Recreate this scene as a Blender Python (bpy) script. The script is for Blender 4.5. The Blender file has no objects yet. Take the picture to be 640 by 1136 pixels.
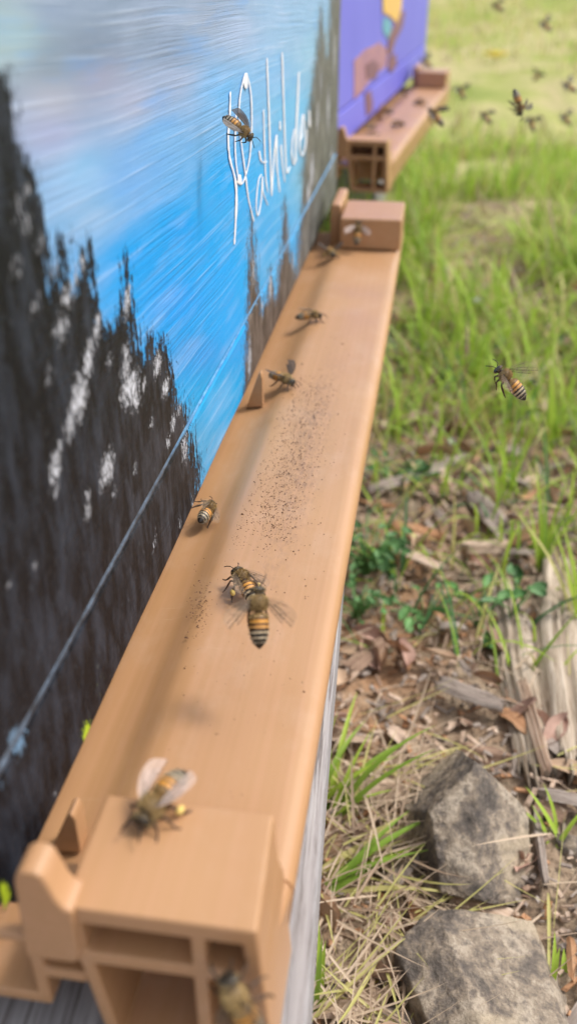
import bpy, bmesh, math, random
import numpy as np
from mathutils import Vector, Matrix, noise
random.seed(7); np.random.seed(7)
C = bpy.context.scene.collection
SC = bpy.context.scene

# ------------------------------------------------------------------ camera
PF, PCX, PCY = 1050.0, 320.0, 568.0
CAM_H = 0.15
_p = math.atan2(PCY+70, PF); _a = math.atan2(504-PCX, math.hypot(PF, PCY+70))
CF = np.array([-math.sin(_a)*math.cos(_p), math.cos(_a)*math.cos(_p), -math.sin(_p)])
CR = np.array([math.cos(_a), math.sin(_a), 0.0]); CU = np.cross(CR, CF)
CP = np.array([0.0, 0.0, CAM_H])
cam = bpy.data.cameras.new('camera'); co = bpy.data.objects.new('camera', cam); C.objects.link(co)
co.matrix_world = Matrix(((CR[0], CU[0], -CF[0], 0), (CR[1], CU[1], -CF[1], 0), (CR[2], CU[2], -CF[2], CAM_H), (0, 0, 0, 1)))
cam.sensor_fit = 'VERTICAL'; cam.sensor_height = 36; cam.lens = PF/1136*36
cam.clip_start = 0.01; cam.clip_end = 2000
cam.dof.use_dof = True; cam.dof.focus_distance = 0.27; cam.dof.aperture_fstop = 11.5
SC.camera = co
# ------------------------------------------------------------------ world, sun, exposure
SUN_EL, SUN_AZ = math.radians(56), math.radians(65)       # azimuth clockwise from +Y
w = bpy.data.worlds.new('World'); SC.world = w; w.use_nodes = True
nt = w.node_tree; bg = nt.nodes['Background']
sky = nt.nodes.new('ShaderNodeTexSky'); sky.sky_type = 'NISHITA'; sky.sun_disc = False
sky.sun_elevation = SUN_EL; sky.sun_rotation = SUN_AZ; sky.dust_density = 3.0
hs = nt.nodes.new('ShaderNodeHueSaturation'); hs.inputs['Saturation'].default_value = 0.28
nt.links.new(sky.outputs[0], hs.inputs['Color']); nt.links.new(hs.outputs[0], bg.inputs[0])
bg.inputs[1].default_value = 0.15
sl = bpy.data.lights.new('sun', 'SUN'); sl.energy = 1.5; sl.angle = math.radians(12); sl.color = (1.0, 0.94, 0.86)
so = bpy.data.objects.new('sun', sl); C.objects.link(so)
sd = Vector((math.sin(SUN_AZ)*math.cos(SUN_EL), math.cos(SUN_AZ)*math.cos(SUN_EL), math.sin(SUN_EL)))
so.rotation_euler = sd.to_track_quat('Z', 'Y').to_euler()
SC.view_settings.view_transform = 'Standard'; SC.view_settings.look = 'None'
SC.view_settings.exposure = 0.66; SC.view_settings.gamma = 1.0

# ------------------------------------------------------------------ measuring helpers (photo measurements -> places in the world)
def ray(x, y): return (x-PCX)*CR+(PCY-y)*CU+PF*CF
def on_z(x, y, z=0.0):
    d = ray(x, y); return Vector(CP+(z-CP[2])/d[2]*d)
def on_x(x, y, X):
    d = ray(x, y); return Vector(CP+(X-CP[0])/d[0]*d)
def on_y(x, y, Y):
    d = ray(x, y); return Vector(CP+(Y-CP[1])/d[1]*d)
def at_depth(x, y, D): return Vector(CP+ray(x, y)*(D/PF))
def project(P):
    q = P-CP; f = q@CF; return PCX+PF*(q@CR)/f, PCY-PF*(q@CU)/f, f
GZ = -0.16
def G(x, y): return on_z(x, y, GZ)

# ------------------------------------------------------------------ object helpers
def setp(o, label=None, cat=None, group=None, kind=None):
    for k, v in (('label', label), ('category', cat), ('group', group), ('kind', kind)):
        if v: o[k] = v
    return o
def mk(name, verts, faces, mat=None, parent=None, smooth=False, mats=None, midx=None):
    me = bpy.data.meshes.new(name); me.from_pydata([tuple(v) for v in verts], [], faces)
    for m in (mats or ([mat] if mat else [])): me.materials.append(m)
    if midx is not None: me.polygons.foreach_set('material_index', midx)
    if smooth: me.polygons.foreach_set('use_smooth', [True]*len(me.polygons))
    me.update()
    o = bpy.data.objects.new(name, me); C.objects.link(o)
    if parent: o.parent = parent
    return o
def empty(name, loc=(0, 0, 0), label=None, cat=None, group=None):
    o = bpy.data.objects.new(name, None); C.objects.link(o); o.location = loc; o.empty_display_size = .01
    return setp(o, label, cat, group)
def copy_tree(o, parent=None):
    c = o.copy(); C.objects.link(c); c.parent = parent
    for ch in o.children: copy_tree(ch, c)
    return c
def bevel(o, w, seg=2, ang=35):
    m = o.modifiers.new('bevel', 'BEVEL'); m.width = w; m.segments = seg; m.limit_method = 'ANGLE'; m.angle_limit = math.radians(ang)
    o.data.polygons.foreach_set('use_smooth', [True]*len(o.data.polygons))
    n = o.modifiers.new('wn', 'WEIGHTED_NORMAL'); n.keep_sharp = True
    return o
def boxv(x0, x1, y0, y1, z0, z1):
    v = [(x, y, z) for x in (x0, x1) for y in (y0, y1) for z in (z0, z1)]
    f = [(0, 1, 3, 2), (4, 6, 7, 5), (0, 4, 5, 1), (2, 3, 7, 6), (0, 2, 6, 4), (1, 5, 7, 3)]
    return v, f
def box(name, x0, x1, y0, y1, z0, z1, mat, parent=None, bw=0):
    o = mk(name, *boxv(x0, x1, y0, y1, z0, z1), mat, parent)
    if bw: bevel(o, bw)
    return o
def extrude_poly(name, pts, y0, y1, mat, parent, bw=0, seg=2):
    n = len(pts); v = [(x, y0, z) for x, z in pts]+[(x, y1, z) for x, z in pts]
    f = [tuple(range(n)), tuple(range(2*n-1, n-1, -1))]+[(i, i+n, (i+1) % n+n, (i+1) % n) for i in range(n)]
    o = mk(name, v, f, mat, parent)
    bm = bmesh.new(); bm.from_mesh(o.data); bmesh.ops.recalc_face_normals(bm, faces=bm.faces); bm.to_mesh(o.data); bm.free()
    if bw: bevel(o, bw, seg)
    return o
def cells(name, xs, zs, filled, y0, y1, mat, parent, bw=.0005, warp=None):
    """hollow moulding: union of cross-section cells run along y, boundary faces only"""
    bm = bmesh.new(); V = {}
    def v(i, j, k):
        if (i, j, k) not in V: V[i, j, k] = bm.verts.new((xs[i], (y0, y1)[k], zs[j]))
        return V[i, j, k]
    nx, nz = len(xs)-1, len(zs)-1
    F = [[any(a-1e-6 <= xs[i] and xs[i+1] <= b+1e-6 and c-1e-6 <= zs[j] and zs[j+1] <= d+1e-6 for a, b, c, d in filled) for j in range(nz)] for i in range(nx)]
    g = lambda i, j: 0 <= i < nx and 0 <= j < nz and F[i][j]
    for i in range(nx):
        for j in range(nz):
            if not F[i][j]: continue
            bm.faces.new((v(i, j, 0), v(i+1, j, 0), v(i+1, j+1, 0), v(i, j+1, 0)))
            bm.faces.new((v(i, j, 1), v(i, j+1, 1), v(i+1, j+1, 1), v(i+1, j, 1)))
            if not g(i-1, j): bm.faces.new((v(i, j, 0), v(i, j+1, 0), v(i, j+1, 1), v(i, j, 1)))
            if not g(i+1, j): bm.faces.new((v(i+1, j, 0), v(i+1, j, 1), v(i+1, j+1, 1), v(i+1, j+1, 0)))
            if not g(i, j-1): bm.faces.new((v(i, j, 0), v(i, j, 1), v(i+1, j, 1), v(i+1, j, 0)))
            if not g(i, j+1): bm.faces.new((v(i, j+1, 0), v(i+1, j+1, 0), v(i+1, j+1, 1), v(i, j+1, 1)))
    if warp:
        for q in bm.verts: q.co = warp(q.co)
    bmesh.ops.recalc_face_normals(bm, faces=bm.faces)
    me = bpy.data.meshes.new(name); bm.to_mesh(me); bm.free(); me.materials.append(mat)
    o = bpy.data.objects.new(name, me); C.objects.link(o); o.parent = parent
    if bw: bevel(o, bw)
    return o

# ------------------------------------------------------------------ materials
def s2l(c):
    return tuple((x/255/12.92 if x/255 <= .04045 else ((x/255+.055)/1.055)**2.4) for x in c)
class MT:
    def __init__(s, name, rough=.6, spec=.5):
        s.m = bpy.data.materials.new(name); s.m.use_nodes = True; s.t = s.m.node_tree
        s.b = s.t.nodes['Principled BSDF']; s.b.inputs['Roughness'].default_value = rough
        s.b.inputs['Specular IOR Level'].default_value = spec
        s.tc = s.t.nodes.new('ShaderNodeTexCoord')
    def n(s, typ, **kw):
        q = s.t.nodes.new(typ)
        for k, v in kw.items():
            if k in q.inputs: q.inputs[k].default_value = v
            else: setattr(q, k, v)
        return q
    def l(s, a, b): s.t.links.new(a, b)
    def mapped(s, scale=(1, 1, 1), rot=(0, 0, 0), coord='Object'):
        q = s.n('ShaderNodeMapping'); q.inputs['Scale'].default_value = scale; q.inputs['Rotation'].default_value = rot
        s.l(s.tc.outputs[coord], q.inputs['Vector']); return q.outputs[0]
    def noise(s, vec, scale, detail=4, rough=.55, dist=0):
        q = s.n('ShaderNodeTexNoise'); q.inputs['Scale'].default_value = scale; q.inputs['Detail'].default_value = detail
        q.inputs['Roughness'].default_value = rough; q.inputs['Distortion'].default_value = dist
        if vec is not None: s.l(vec, q.inputs['Vector'])
        return q.outputs['Fac']
    def ramp(s, fac, stops, interp='LINEAR'):
        q = s.n('ShaderNodeValToRGB'); q.color_ramp.interpolation = interp; e = q.color_ramp.elements
        while len(e) < len(stops): e.new(.5)
        for el, (p, c) in zip(e, stops):
            el.position = p; el.color = (*c, 1) if len(c) == 3 else c
        s.l(fac, q.inputs[0]); return q.outputs[0]
    def mix(s, fac, a, b, blend='MIX'):
        q = s.n('ShaderNodeMix', data_type='RGBA', blend_type=blend)
        if isinstance(fac, (int, float)): q.inputs[0].default_value = fac
        else: s.l(fac, q.inputs[0])
        for i, c in ((6, a), (7, b)):
            if isinstance(c, tuple): q.inputs[i].default_value = (*c, 1)
            else: s.l(c, q.inputs[i])
        return q.outputs[2]
    def math(s, op, a, b=None, c=None, clamp=False):
        q = s.n('ShaderNodeMath', operation=op); q.use_clamp = clamp
        for i, x in enumerate((a, b, c)):
            if x is None: continue
            if isinstance(x, (int, float)): q.inputs[i].default_value = x
            else: s.l(x, q.inputs[i])
        return q.outputs[0]
    def bump(s, h, strength=.3, dist=.0002):
        q = s.n('ShaderNodeBump'); q.inputs['Strength'].default_value = strength; q.inputs['Distance'].default_value = dist
        s.l(h, q.inputs['Height']); s.l(q.outputs[0], s.b.inputs['Normal']); return q
    def col(s, c):
        if isinstance(c, tuple): s.b.inputs['Base Color'].default_value = (*c, 1)
        else: s.l(c, s.b.inputs['Base Color'])
        return s
    def attr(s, name): return s.n('ShaderNodeAttribute', attribute_name=name)
    def rand(s): return s.n('ShaderNodeObjectInfo').outputs['Random']

def plastic():
    M = MT('tan_plastic', .42, .62)
    st = M.noise(M.mapped((700, 9, 700)), 1.0, 2, .5)
    bl = M.noise(M.mapped((1, 1, 1)), 28, 3)
    c = M.mix(bl, (.41, .216, .098), (.47, .262, .126))
    c = M.mix(M.ramp(st, [(.40, (0, 0, 0)), (.8, (.6,)*3)]), c, (.50, .27, .148))
    dust = M.ramp(M.noise(M.mapped((1, .6, 1)), 60, 6, .7), [(.5, (0, 0, 0)), (.75, (1, 1, 1))])
    c = M.mix(M.math('MULTIPLY', dust, .30), c, (.56, .38, .27))
    # trodden dust along the bees' track, and scuffs
    sep = M.n('ShaderNodeSeparateXYZ'); M.l(M.tc.outputs['Object'], sep.inputs[0])
    def bellc(out, c0, wd): return M.math('POWER', 2.718, M.math('MULTIPLY', M.math('POWER', M.math('DIVIDE', M.math('SUBTRACT', out, c0), wd), 2.0), -1.0))
    trk = M.math('MULTIPLY', bellc(sep.outputs[0], -.0365, .0060), bellc(sep.outputs[1], .285, .075))
    sm1 = M.noise(M.mapped((1, .35, 1)), 900, 6, .8); sm2 = M.noise(M.mapped((1, .5, 1)), 170, 4, .7)
    tk = M.math('MULTIPLY', trk, M.math('MULTIPLY', M.ramp(sm1, [(.42, (0, 0, 0)), (.60, (1, 1, 1))]), M.ramp(sm2, [(.36, (.15,)*3), (.62, (1, 1, 1))])))
    c = M.mix(M.math('MULTIPLY', tk, .8), c, (.17, .095, .065))
    gen = M.ramp(M.noise(M.mapped((1, .4, 1)), 420, 6, .85), [(.60, (0, 0, 0)), (.74, (1, 1, 1))])
    c = M.mix(M.math('MULTIPLY', gen, .22), c, (.25, .14, .08))
    scr = M.ramp(M.noise(M.mapped((60, 1400, 60), (0, 0, .5)), 1, 3, .6), [(.70, (0, 0, 0)), (.74, (1, 1, 1))])
    c = M.mix(M.math('MULTIPLY', scr, .18), c, (.70, .52, .38))
    M.col(c)
    M.l(M.ramp(bl, [(.3, (.30,)*3), (.7, (.46,)*3)]), M.b.inputs['Roughness'])
    g = M.noise(M.mapped((1, 1, 1)), 3500, 2)
    M.bump(M.math('ADD', M.math('MULTIPLY', st, .35), g), .22, .00008)
    M.b.inputs['Subsurface Weight'].default_value = .0
    return M.m
PLASTIC = plastic()

def simple(name, c1, c2, scale, rough=.8, bumpd=.0004, bs=.4, spec=.3, stretch=(1, 1, 1), rnd=None, trans=0):
    M = MT(name, rough, spec)
    nf = M.noise(M.mapped(stretch), scale, 5, .6)
    c = M.mix(M.ramp(nf, [(.3, (0, 0, 0)), (.7, (1, 1, 1))]), c1, c2)
    if rnd: c = M.mix(M.math('MULTIPLY', M.rand(), .8), c, rnd)
    M.col(c)
    if bs: M.bump(nf, bs, bumpd)
    return M.m
def weathered():
    M = MT('weathered_grey_wood', .85, .2)
    g = M.noise(M.mapped((260, 9, 260)), 1, 7, .7, .6)
    g2 = M.noise(M.mapped((1500, 40, 1500)), 1, 4, .7)
    c = M.ramp(g, [(.3, (.17, .155, .155)), (.45, (.30, .285, .29)), (.6, (.40, .385, .39)), (.75, (.50, .48, .47))])
    c = M.mix(M.ramp(g2, [(.36, (1, 1, 1)), (.48, (0, 0, 0))]), c, (.16, .14, .135))
    M.col(c); M.bump(M.math('ADD', g, M.math('MULTIPLY', g2, .6)), .9, .0006); return M.m
WOOD = weathered()

# ------------------------------------------------------------------ the ground
def ground_mat():
    M = MT('soil_and_turf', .95, .15)
    P = M.mapped()
    n1 = M.noise(P, 9, 6, .65); n2 = M.noise(P, 60, 6, .7); n3 = M.noise(P, 260, 4, .7)
    soil = M.ramp(n2, [(.3, (.14, .098, .066)), (.45, (.29, .21, .145)), (.58, (.44, .34, .24)), (.72, (.56, .46, .35))])
    soil = M.mix(M.ramp(n1, [(.48, (0, 0, 0)), (.66, (1, 1, 1))]), soil, (.46, .26, .14))
    soil = M.mix(M.ramp(n3, [(.35, (.7,)*3), (.5, (0, 0, 0))]), soil, (.06, .042, .03))
    # turf and dry straw take over farther off
    sep = M.n('ShaderNodeSeparateXYZ'); M.l(P, sep.inputs[0])
    far = M.n('ShaderNodeMapRange'); M.l(M.math('ADD', sep.outputs[1], M.math('MULTIPLY', n1, .6)), far.inputs[0])
    far.inputs[1].default_value = .95; far.inputs[2].default_value = 1.35
    n4 = M.noise(P, 2.3, 5, .6)
    turf = M.ramp(n4, [(.32, (.26, .30, .08)), (.45, (.38, .38, .13)), (.54, (.52, .43, .24)), (.68, (.44, .42, .17))])
    turf = M.mix(M.ramp(n2, [(.4, (0, 0, 0)), (.65, (.6,)*3)]), turf, (.18, .24, .05))
    M.col(M.mix(far.outputs[0], soil, turf)); M.bump(M.math('ADD', n2, M.math('MULTIPLY', n3, .4)), .8, .004); return M.m
def gz(x, y):
    z = GZ+.012*(noise.noise(Vector((x*5, y*5, 3)))) + .006*noise.noise(Vector((x*19, y*19, 1)))
    if y < 1.6 and abs(x) < 1: z += .0035*noise.noise(Vector((x*60, y*60, 1)))
    if y > 1.5: z += .02*noise.noise(Vector((x*1.1, y*1.1, 9)))*min(1, (y-1.5))
    return z
def axis(lo, hi, fine0, fine1, d0, growth=1.22):
    a = list(np.arange(fine0, fine1, d0)); d = d0; x = a[-1]
    while x < hi: d *= growth; x += d; a.append(min(x, hi))
    d = d0; x = a[0]
    while x > lo: d *= growth; x -= d; a.insert(0, max(x, lo))
    return a
gx, gy = axis(-500, 500, -.12, .45, .005), axis(-500, 900, .05, 1.4, .006)
gv = [(x, y, gz(x, y)) for y in gy for x in gx]; nx = len(gx)
gf = [(j*nx+i, j*nx+i+1, (j+1)*nx+i+1, (j+1)*nx+i) for j in range(len(gy)-1) for i in range(nx-1)]
setp(mk('ground', gv, gf, ground_mat(), smooth=True), kind='structure')

# ------------------------------------------------------------------ timber stand under the first hive
def plank_obj(name, L, W, T, mat, parent, seed=0):
    rnd = random.Random(seed); ny, nxx = 60, 14; bm = bmesh.new()
    bmesh.ops.create_cube(bm, size=1)
    bmesh.ops.subdivide_edges(bm, edges=[e for e in bm.edges if abs(e.verts[0].co.y-e.verts[1].co.y) > .5], cuts=ny)
    bmesh.ops.subdivide_edges(bm, edges=[e for e in bm.edges if abs(e.verts[0].co.x-e.verts[1].co.x) > .5], cuts=nxx)
    for v in bm.verts:
        x, y, z = v.co.x*W, v.co.y*L, v.co.z*T
        n = noise.noise(Vector((x*90+seed, y*14, z*90)))
        v.co = Vector((x+(.0006*n if abs(v.co.x) > .49 else 0), y, z+(.0005*n if abs(v.co.z) > .4 else 0)))
    me = bpy.data.meshes.new(name); bm.to_mesh(me); bm.free(); me.materials.append(mat)
    o = bpy.data.objects.new(name, me); C.objects.link(o); o.parent = parent
    return bevel(o, .0008, 2, 60)
ZP = -.0225
stand = empty('hive_stand', (-.09, .36, ZP), 'weathered grey timber stand carrying the near hive and its landing board', 'stand')
rot = math.radians(3.1)
def on_stand(o, x, y, z, r=0): o.location = (x, y, z); o.rotation_euler = (0, 0, r)
p1 = plank_obj('plank', .62, .13, .028, WOOD, stand, 3)
on_stand(p1, .0008, -.03, -.014, rot)
p2 = plank_obj('plank', .80, .12, .028, WOOD, stand, 8); on_stand(p2, -.30, .04, -.014, 0)
for yy in (-.16, .28):
    b = box('bearer', -.44, .03, yy-.045, yy+.045, -.15, -.0285, WOOD, stand, .002)

# ------------------------------------------------------------------ plastic landing board (built once, used for both hives)
def landing_board(label):
    t = empty('landing_board', (0, 0, 0), label, 'landing board', 'plastic landing boards in front of the hives')
    # deck shell: channel near the hive, flat top, rounded lip, outer skirt
    top = [(-.0800, -.0062), (-.0655, -.0055), (-.0600, -.0048), (-.0560, -.0030), (-.0532, -.0010), (-.0505, -.0001), (-.0470, .0), (-.0215, .0)]
    for k in range(1, 8):
        a = math.pi/2*k/7; top.append((-.0205+.0042*math.sin(a), -.0042+.0042*math.cos(a)))
    top += [(-.0170, -.012), (-.0180, -.0215), (-.0205, -.0215), (-.0200, -.0060), (-.0230, -.0028), (-.0470, -.0028), (-.0560, -.0065), (-.0655, -.0085), (-.0800, -.0090)]
    ys = np.linspace(.1142, .5850, 60); n = len(top); v = []
    for y in ys: v += [(x+.0003*math.sin(y*19), y, z+.00025*math.sin(y*23+x*60)) for x, z in top]
    f = [tuple(range(n)), tuple(range(len(v)-1, len(v)-n-1, -1))]
    for j in range(len(ys)-1): f += [(j*n+i, (j+1)*n+i, (j+1)*n+(i+1) % n, j*n+(i+1) % n) for i in range(n)]
    d = mk('deck', v, f, PLASTIC, t)
    bm = bmesh.new(); bm.from_mesh(d.data); bmesh.ops.recalc_face_normals(bm, faces=bm.faces); bm.to_mesh(d.data); bm.free()
    d.data.polygons.foreach_set('use_smooth', [True]*len(d.data.polygons))
    e = d.modifiers.new('es', 'EDGE_SPLIT'); e.split_angle = math.radians(45)
    # hollow end block with its two rows of openings
    def warp(c):
        x, y, z = c
        if x > -.0215:
            x += (.0170-z)*(.0011/.017 if z > 0 else .0011/.017) - (y-.0905)/.0235*.0012*(1 if z > .003 else .3)
        if x < -.0455 and z < .001: x += (.001-z)*.14
        return Vector((x, y, z))
    xs = sorted([-.0505, -.0475, -.0465, -.0295, -.0270, -.0212, -.0185, -.049]); zs = sorted([-.0215, -.0190, .0025, .0056, .0062, .0130, .0170])
    cells('end_block', xs, zs, [(-.0505, -.0185, .0130, .0170), (-.0212, -.0185, -.0215, .0130), (-.0295, -.0270, -.0215, .0130),
          (-.0505, -.0185, .0025, .0056), (-.0505, -.0475, .0025, .0130), (-.0490, -.0465, -.0215, .0025), (-.0490, -.0185, -.0215, -.0190)], .0905, .1141, PLASTIC, t, .0011, warp)
    box('back_plate', -.0482, -.0200, .1112, .1135, .0038, .0145, PLASTIC, t)
    box('light_stop_plate', -.0485, -.0205, .1350, .1380, -.0212, -.0045, PLASTIC, t)  # plate added inside to stop light showing through the lower openings
    sec = [(-.0212, -.0002)]+[(-.0205+.0042*math.sin(math.pi/2*k/5), -.0042+.0042*math.cos(math.pi/2*k/5)) for k in range(6)]+[(-.0170, -.012), (-.0180, -.0212), (-.0205, -.0212)]
    ns = len(sec); vv = [(min(x, -.0180-.0002*k), .0932, z-.0003) for k, (x, z) in enumerate(sec)]+[(x, .11415, z) for x, z in sec]
    lg = mk('ledge', vv, [tuple(range(ns)), tuple(range(2*ns-1, ns-1, -1))]+[(k, k+ns, (k+1) % ns+ns, (k+1) % ns) for k in range(ns)], PLASTIC, t)
    bm = bmesh.new(); bm.from_mesh(lg.data); bmesh.ops.recalc_face_normals(bm, faces=bm.faces); bm.to_mesh(lg.data); bm.free()
    # stop tab beside the block
    tab = [(-.0580, .0034), (-.0574, .0180), (-.0572, .0228), (-.0566, .0248), (-.0554, .0257), (-.0534, .0257), (-.0522, .0249), (-.0515, .0228), (-.0507, .0198), (-.0496, .0178), (-.0482, .0171), (-.0482, .0066), (-.0492, .0034)]
    extrude_poly('stop_tab', tab, .0895, .0958, PLASTIC, t, .0009, 3)
    # grid of the floor frame going in under the hive
    xs = sorted([-.145, -.1175, -.1150, -.0885, -.0860, -.0585, -.0560, -.0550, -.0485]); zs = sorted([-.0126, -.0098, -.0045, -.0018, .0042, .0064, .0030])
    cells('floor_frame', xs, zs, [(-.145, -.0560, -.0126, -.0098), (-.0585, -.0560, -.0126, .0042), (-.0560, -.0485, .0030, .0042), (-.1175, -.1150, -.0126, -.0005), (-.0885, -.0860, -.0126, -.0005),
          (-.0560, -.0485, -.0045, -.0018), (-.0550, -.0485, -.0045, -.0018)], .0912, .1085, PLASTIC, t, .0006)
    box('floor_bar', -.145, -.0580, .0913, .0936, .0042, .0064, PLASTIC, t, .0006)
    box('floor_plate', -.145, -.0570, .1500, .1530, -.0125, -.0095, PLASTIC, t, .0005)
    # small fins in the channel
    for y0, ln, hh in ((.1170, .0045, .0068), (.3262, .0035, .0100)):
        pts = [(-.0652, -.0050), (-.0588, -.0040), (-.0588, hh*.75), (-.0596, hh), (-.0604, hh*.9)]
        extrude_poly('fin', pts, y0, y0+ln, PLASTIC, t, .0003)
    # far end block and its tab
    fb = box('end_block', -.0505, -.0166, .5300, .5730, .0004, .0172, PLASTIC, t); bevel(fb, .0010, 3)
    extrude_poly('stop_tab', [(-.0580, -.004), (-.0578, .0190), (-.0568, .0200), (-.0530, .0200), (-.0518, .0190), (-.0516, -.004)], .5480, .5900, PLASTIC, t, .0006)
    return t
board1 = landing_board('tan plastic landing board along the foot of the blue painted hive')
TH2 = math.radians(-5.2)
board2 = copy_tree(board1); board2['label'] = 'tan plastic landing board in front of the purple hive, out of focus'
def h2(x, y, z=0):
    ax, ay = -.0185, .0905; dx, dy = x-ax, y-ay
    c, s = math.cos(TH2), math.sin(TH2)
    return Vector((-.0385+c*dx-s*dy, .765+s*dx+c*dy, z))
o0 = h2(0, 0, 0); board2.location = (o0.x, o0.y, 0); board2.rotation_euler = (0, 0, TH2)
M2 = Matrix.Translation(o0) @ Matrix.Rotation(TH2, 4, 'Z')
st2 = empty('hive_stand', (-.14, 1.02, ZP), 'weathered timber stand under the purple hive', 'stand')
st2.rotation_euler = (0, 0, TH2)
q = plank_obj('plank', .70, .11, .028, WOOD, st2, 5); on_stand(q, -.02, .05, -.014)
for yy in (-.2, .24): box('bearer', -.38, .05, yy-.045, yy+.045, -.15, -.0285, WOOD, st2, .002)

# ------------------------------------------------------------------ painted hive front
FX = -.0655
def interp(px, pts):
    xs, ys = zip(*pts); return np.interp(px, xs, ys)
SAMPLES = [(20, 40, 176, 196, 198), (-60, 40, 176, 196, 198), (60, 12, 150, 165, 188), (100, 60, 122, 137, 155), (60, 70, 135, 150, 165), (150, 30, 138, 153, 172), (190, 60, 140, 155, 178),
 (230, 20, 160, 172, 192), (262, 40, 178, 195, 222), (320, 30, 165, 195, 225), (350, 60, 168, 203, 225), (60, 112, 178, 182, 196), (110, 85, 165, 168, 190), (150, 115, 178, 184, 206), (200, 90, 170, 182, 208),
 (240, 100, 130, 188, 238), (330, 120, 138, 195, 232), (90, 190, 148, 190, 226), (60, 150, 168, 175, 205), (180, 150, 138, 184, 230), (140, 200, 140, 180, 228), (250, 200, 88, 172, 236), (200, 255, 76, 164, 232),
 (100, 240, 150, 184, 218), (150, 285, 82, 165, 232), (250, 300, 80, 172, 238), (200, 335, 76, 164, 236), (222, 385, 98, 160, 222), (240, 360, 84, 172, 236), (245, 440, 84, 170, 222), (232, 500, 105, 165, 205), (300, 200, 104, 182, 236),
 (300, 300, 112, 175, 220), (340, 200, 146, 190, 212), (365, 100, 150, 185, 205), (300, 80, 150, 192, 232), (-40, 300, 130, 160, 190), (10, 600, 90, 120, 150)]
def lin(a): a = a/255.; return np.where(a <= .04045, a/12.92, ((a+.055)/1.055)**2.4)
TREE1 = [(-400, 60), (-60, 70), (0, 85), (8, 80), (14, 112), (20, 150), (28, 172), (38, 190), (46, 225), (53, 270), (60, 315), (67, 262), (74, 262), (82, 325), (90, 285), (97, 262), (104, 300), (112, 352), (122, 368), (131, 352), (136, 320), (140, 284), (146, 325), (153, 368), (160, 398), (167, 372), (174, 380), (182, 372), (190, 408), (197, 440), (206, 448), (213, 490), (220, 505), (228, 600), (236, 900), (267, 900), (272, 400), (276, 290), (279, 238), (284, 295), (291, 345), (296, 330), (300, 300), (305, 330), (311, 285), (316, 220), (322, 285), (328, 300), (333, 240), (338, 150), (344, 110), (350, 60), (356, 5), (362, 60), (368, -20), (900, -80)]
SNOW = [(100, 385, 4, 12, 1), (82, 455, 5, 16, 1), (148, 418, 5, 10, 1), (136, 440, 4, 10, .9), (66, 500, 4, 12, .9), (114, 535, 4, 12, .8), (30, 250, 7, 16, .6), (18, 300, 8, 18, .5), (40, 340, 7, 16, .5), (84, 310, 4, 16, .8), (60, 300, 5, 14, .7), (160, 425, 3, 10, .8), (122, 400, 4, 12, .6), (199, 455, 2.5, 9, .8), (150, 520, 3, 10, .6), (214, 560, 2, 12, .7), (200, 580, 2, 8, .6), (168, 470, 3, 8, .6), (108, 365, 5, 22, .9), (98, 400, 6, 22, 1.1), (88, 440, 9, 30, 1.2), (78, 470, 7, 20, .9), (145, 430, 10, 20, 1.3), (140, 408, 6, 16, 1), (150, 445, 7, 12, 1), (62, 520, 7, 22, 1.1), (62, 545, 5, 10, .7), (120, 520, 8, 20, 1.1), (98, 565, 4, 14, .8), (98, 550, 4, 8, .9), (175, 405, 4, 14, 1.2),
 (184, 430, 4, 12, 1.2), (141, 335, 4, 20, 1.1), (75, 330, 8, 20, .8), (68, 365, 9, 18, .8), (55, 415, 6, 14, .5), (22, 230, 8, 20, .55), (30, 210, 5, 12, .6), (45, 270, 6, 14, .5), (192, 470, 3, 12, .9), (187, 490, 3, 8, .9), (205, 495, 4, 20, .9), (92, 290, 4, 14, .9), (128, 545, 3, 9, .6), (172, 600, 2, 14, .6), (140, 390, 4, 10, 1),
 (281, 300, 2, 20, .8), (277, 400, 2, 24, 1.1), (300, 318, 1.6, 16, 1.2), (346, 190, 2.5, 22, 1), (342, 215, 2.5, 16, 1), (291, 340, 1.5, 14, .7), (352, 130, 1.6, 20, .9), (364, 120, 2, 26, .9), (371, 60, 1.6, 30, .8), (356, 90, 2, 20, .7), (368, 180, 2, 20, .8), (325, 290, 1.6, 16, .7), (10, 650, 3, 4, .9), (40, 627, 3, 4, .9), (32, 690, 3, 4, .8), (60, 880, 4, 3, .6)]
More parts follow.
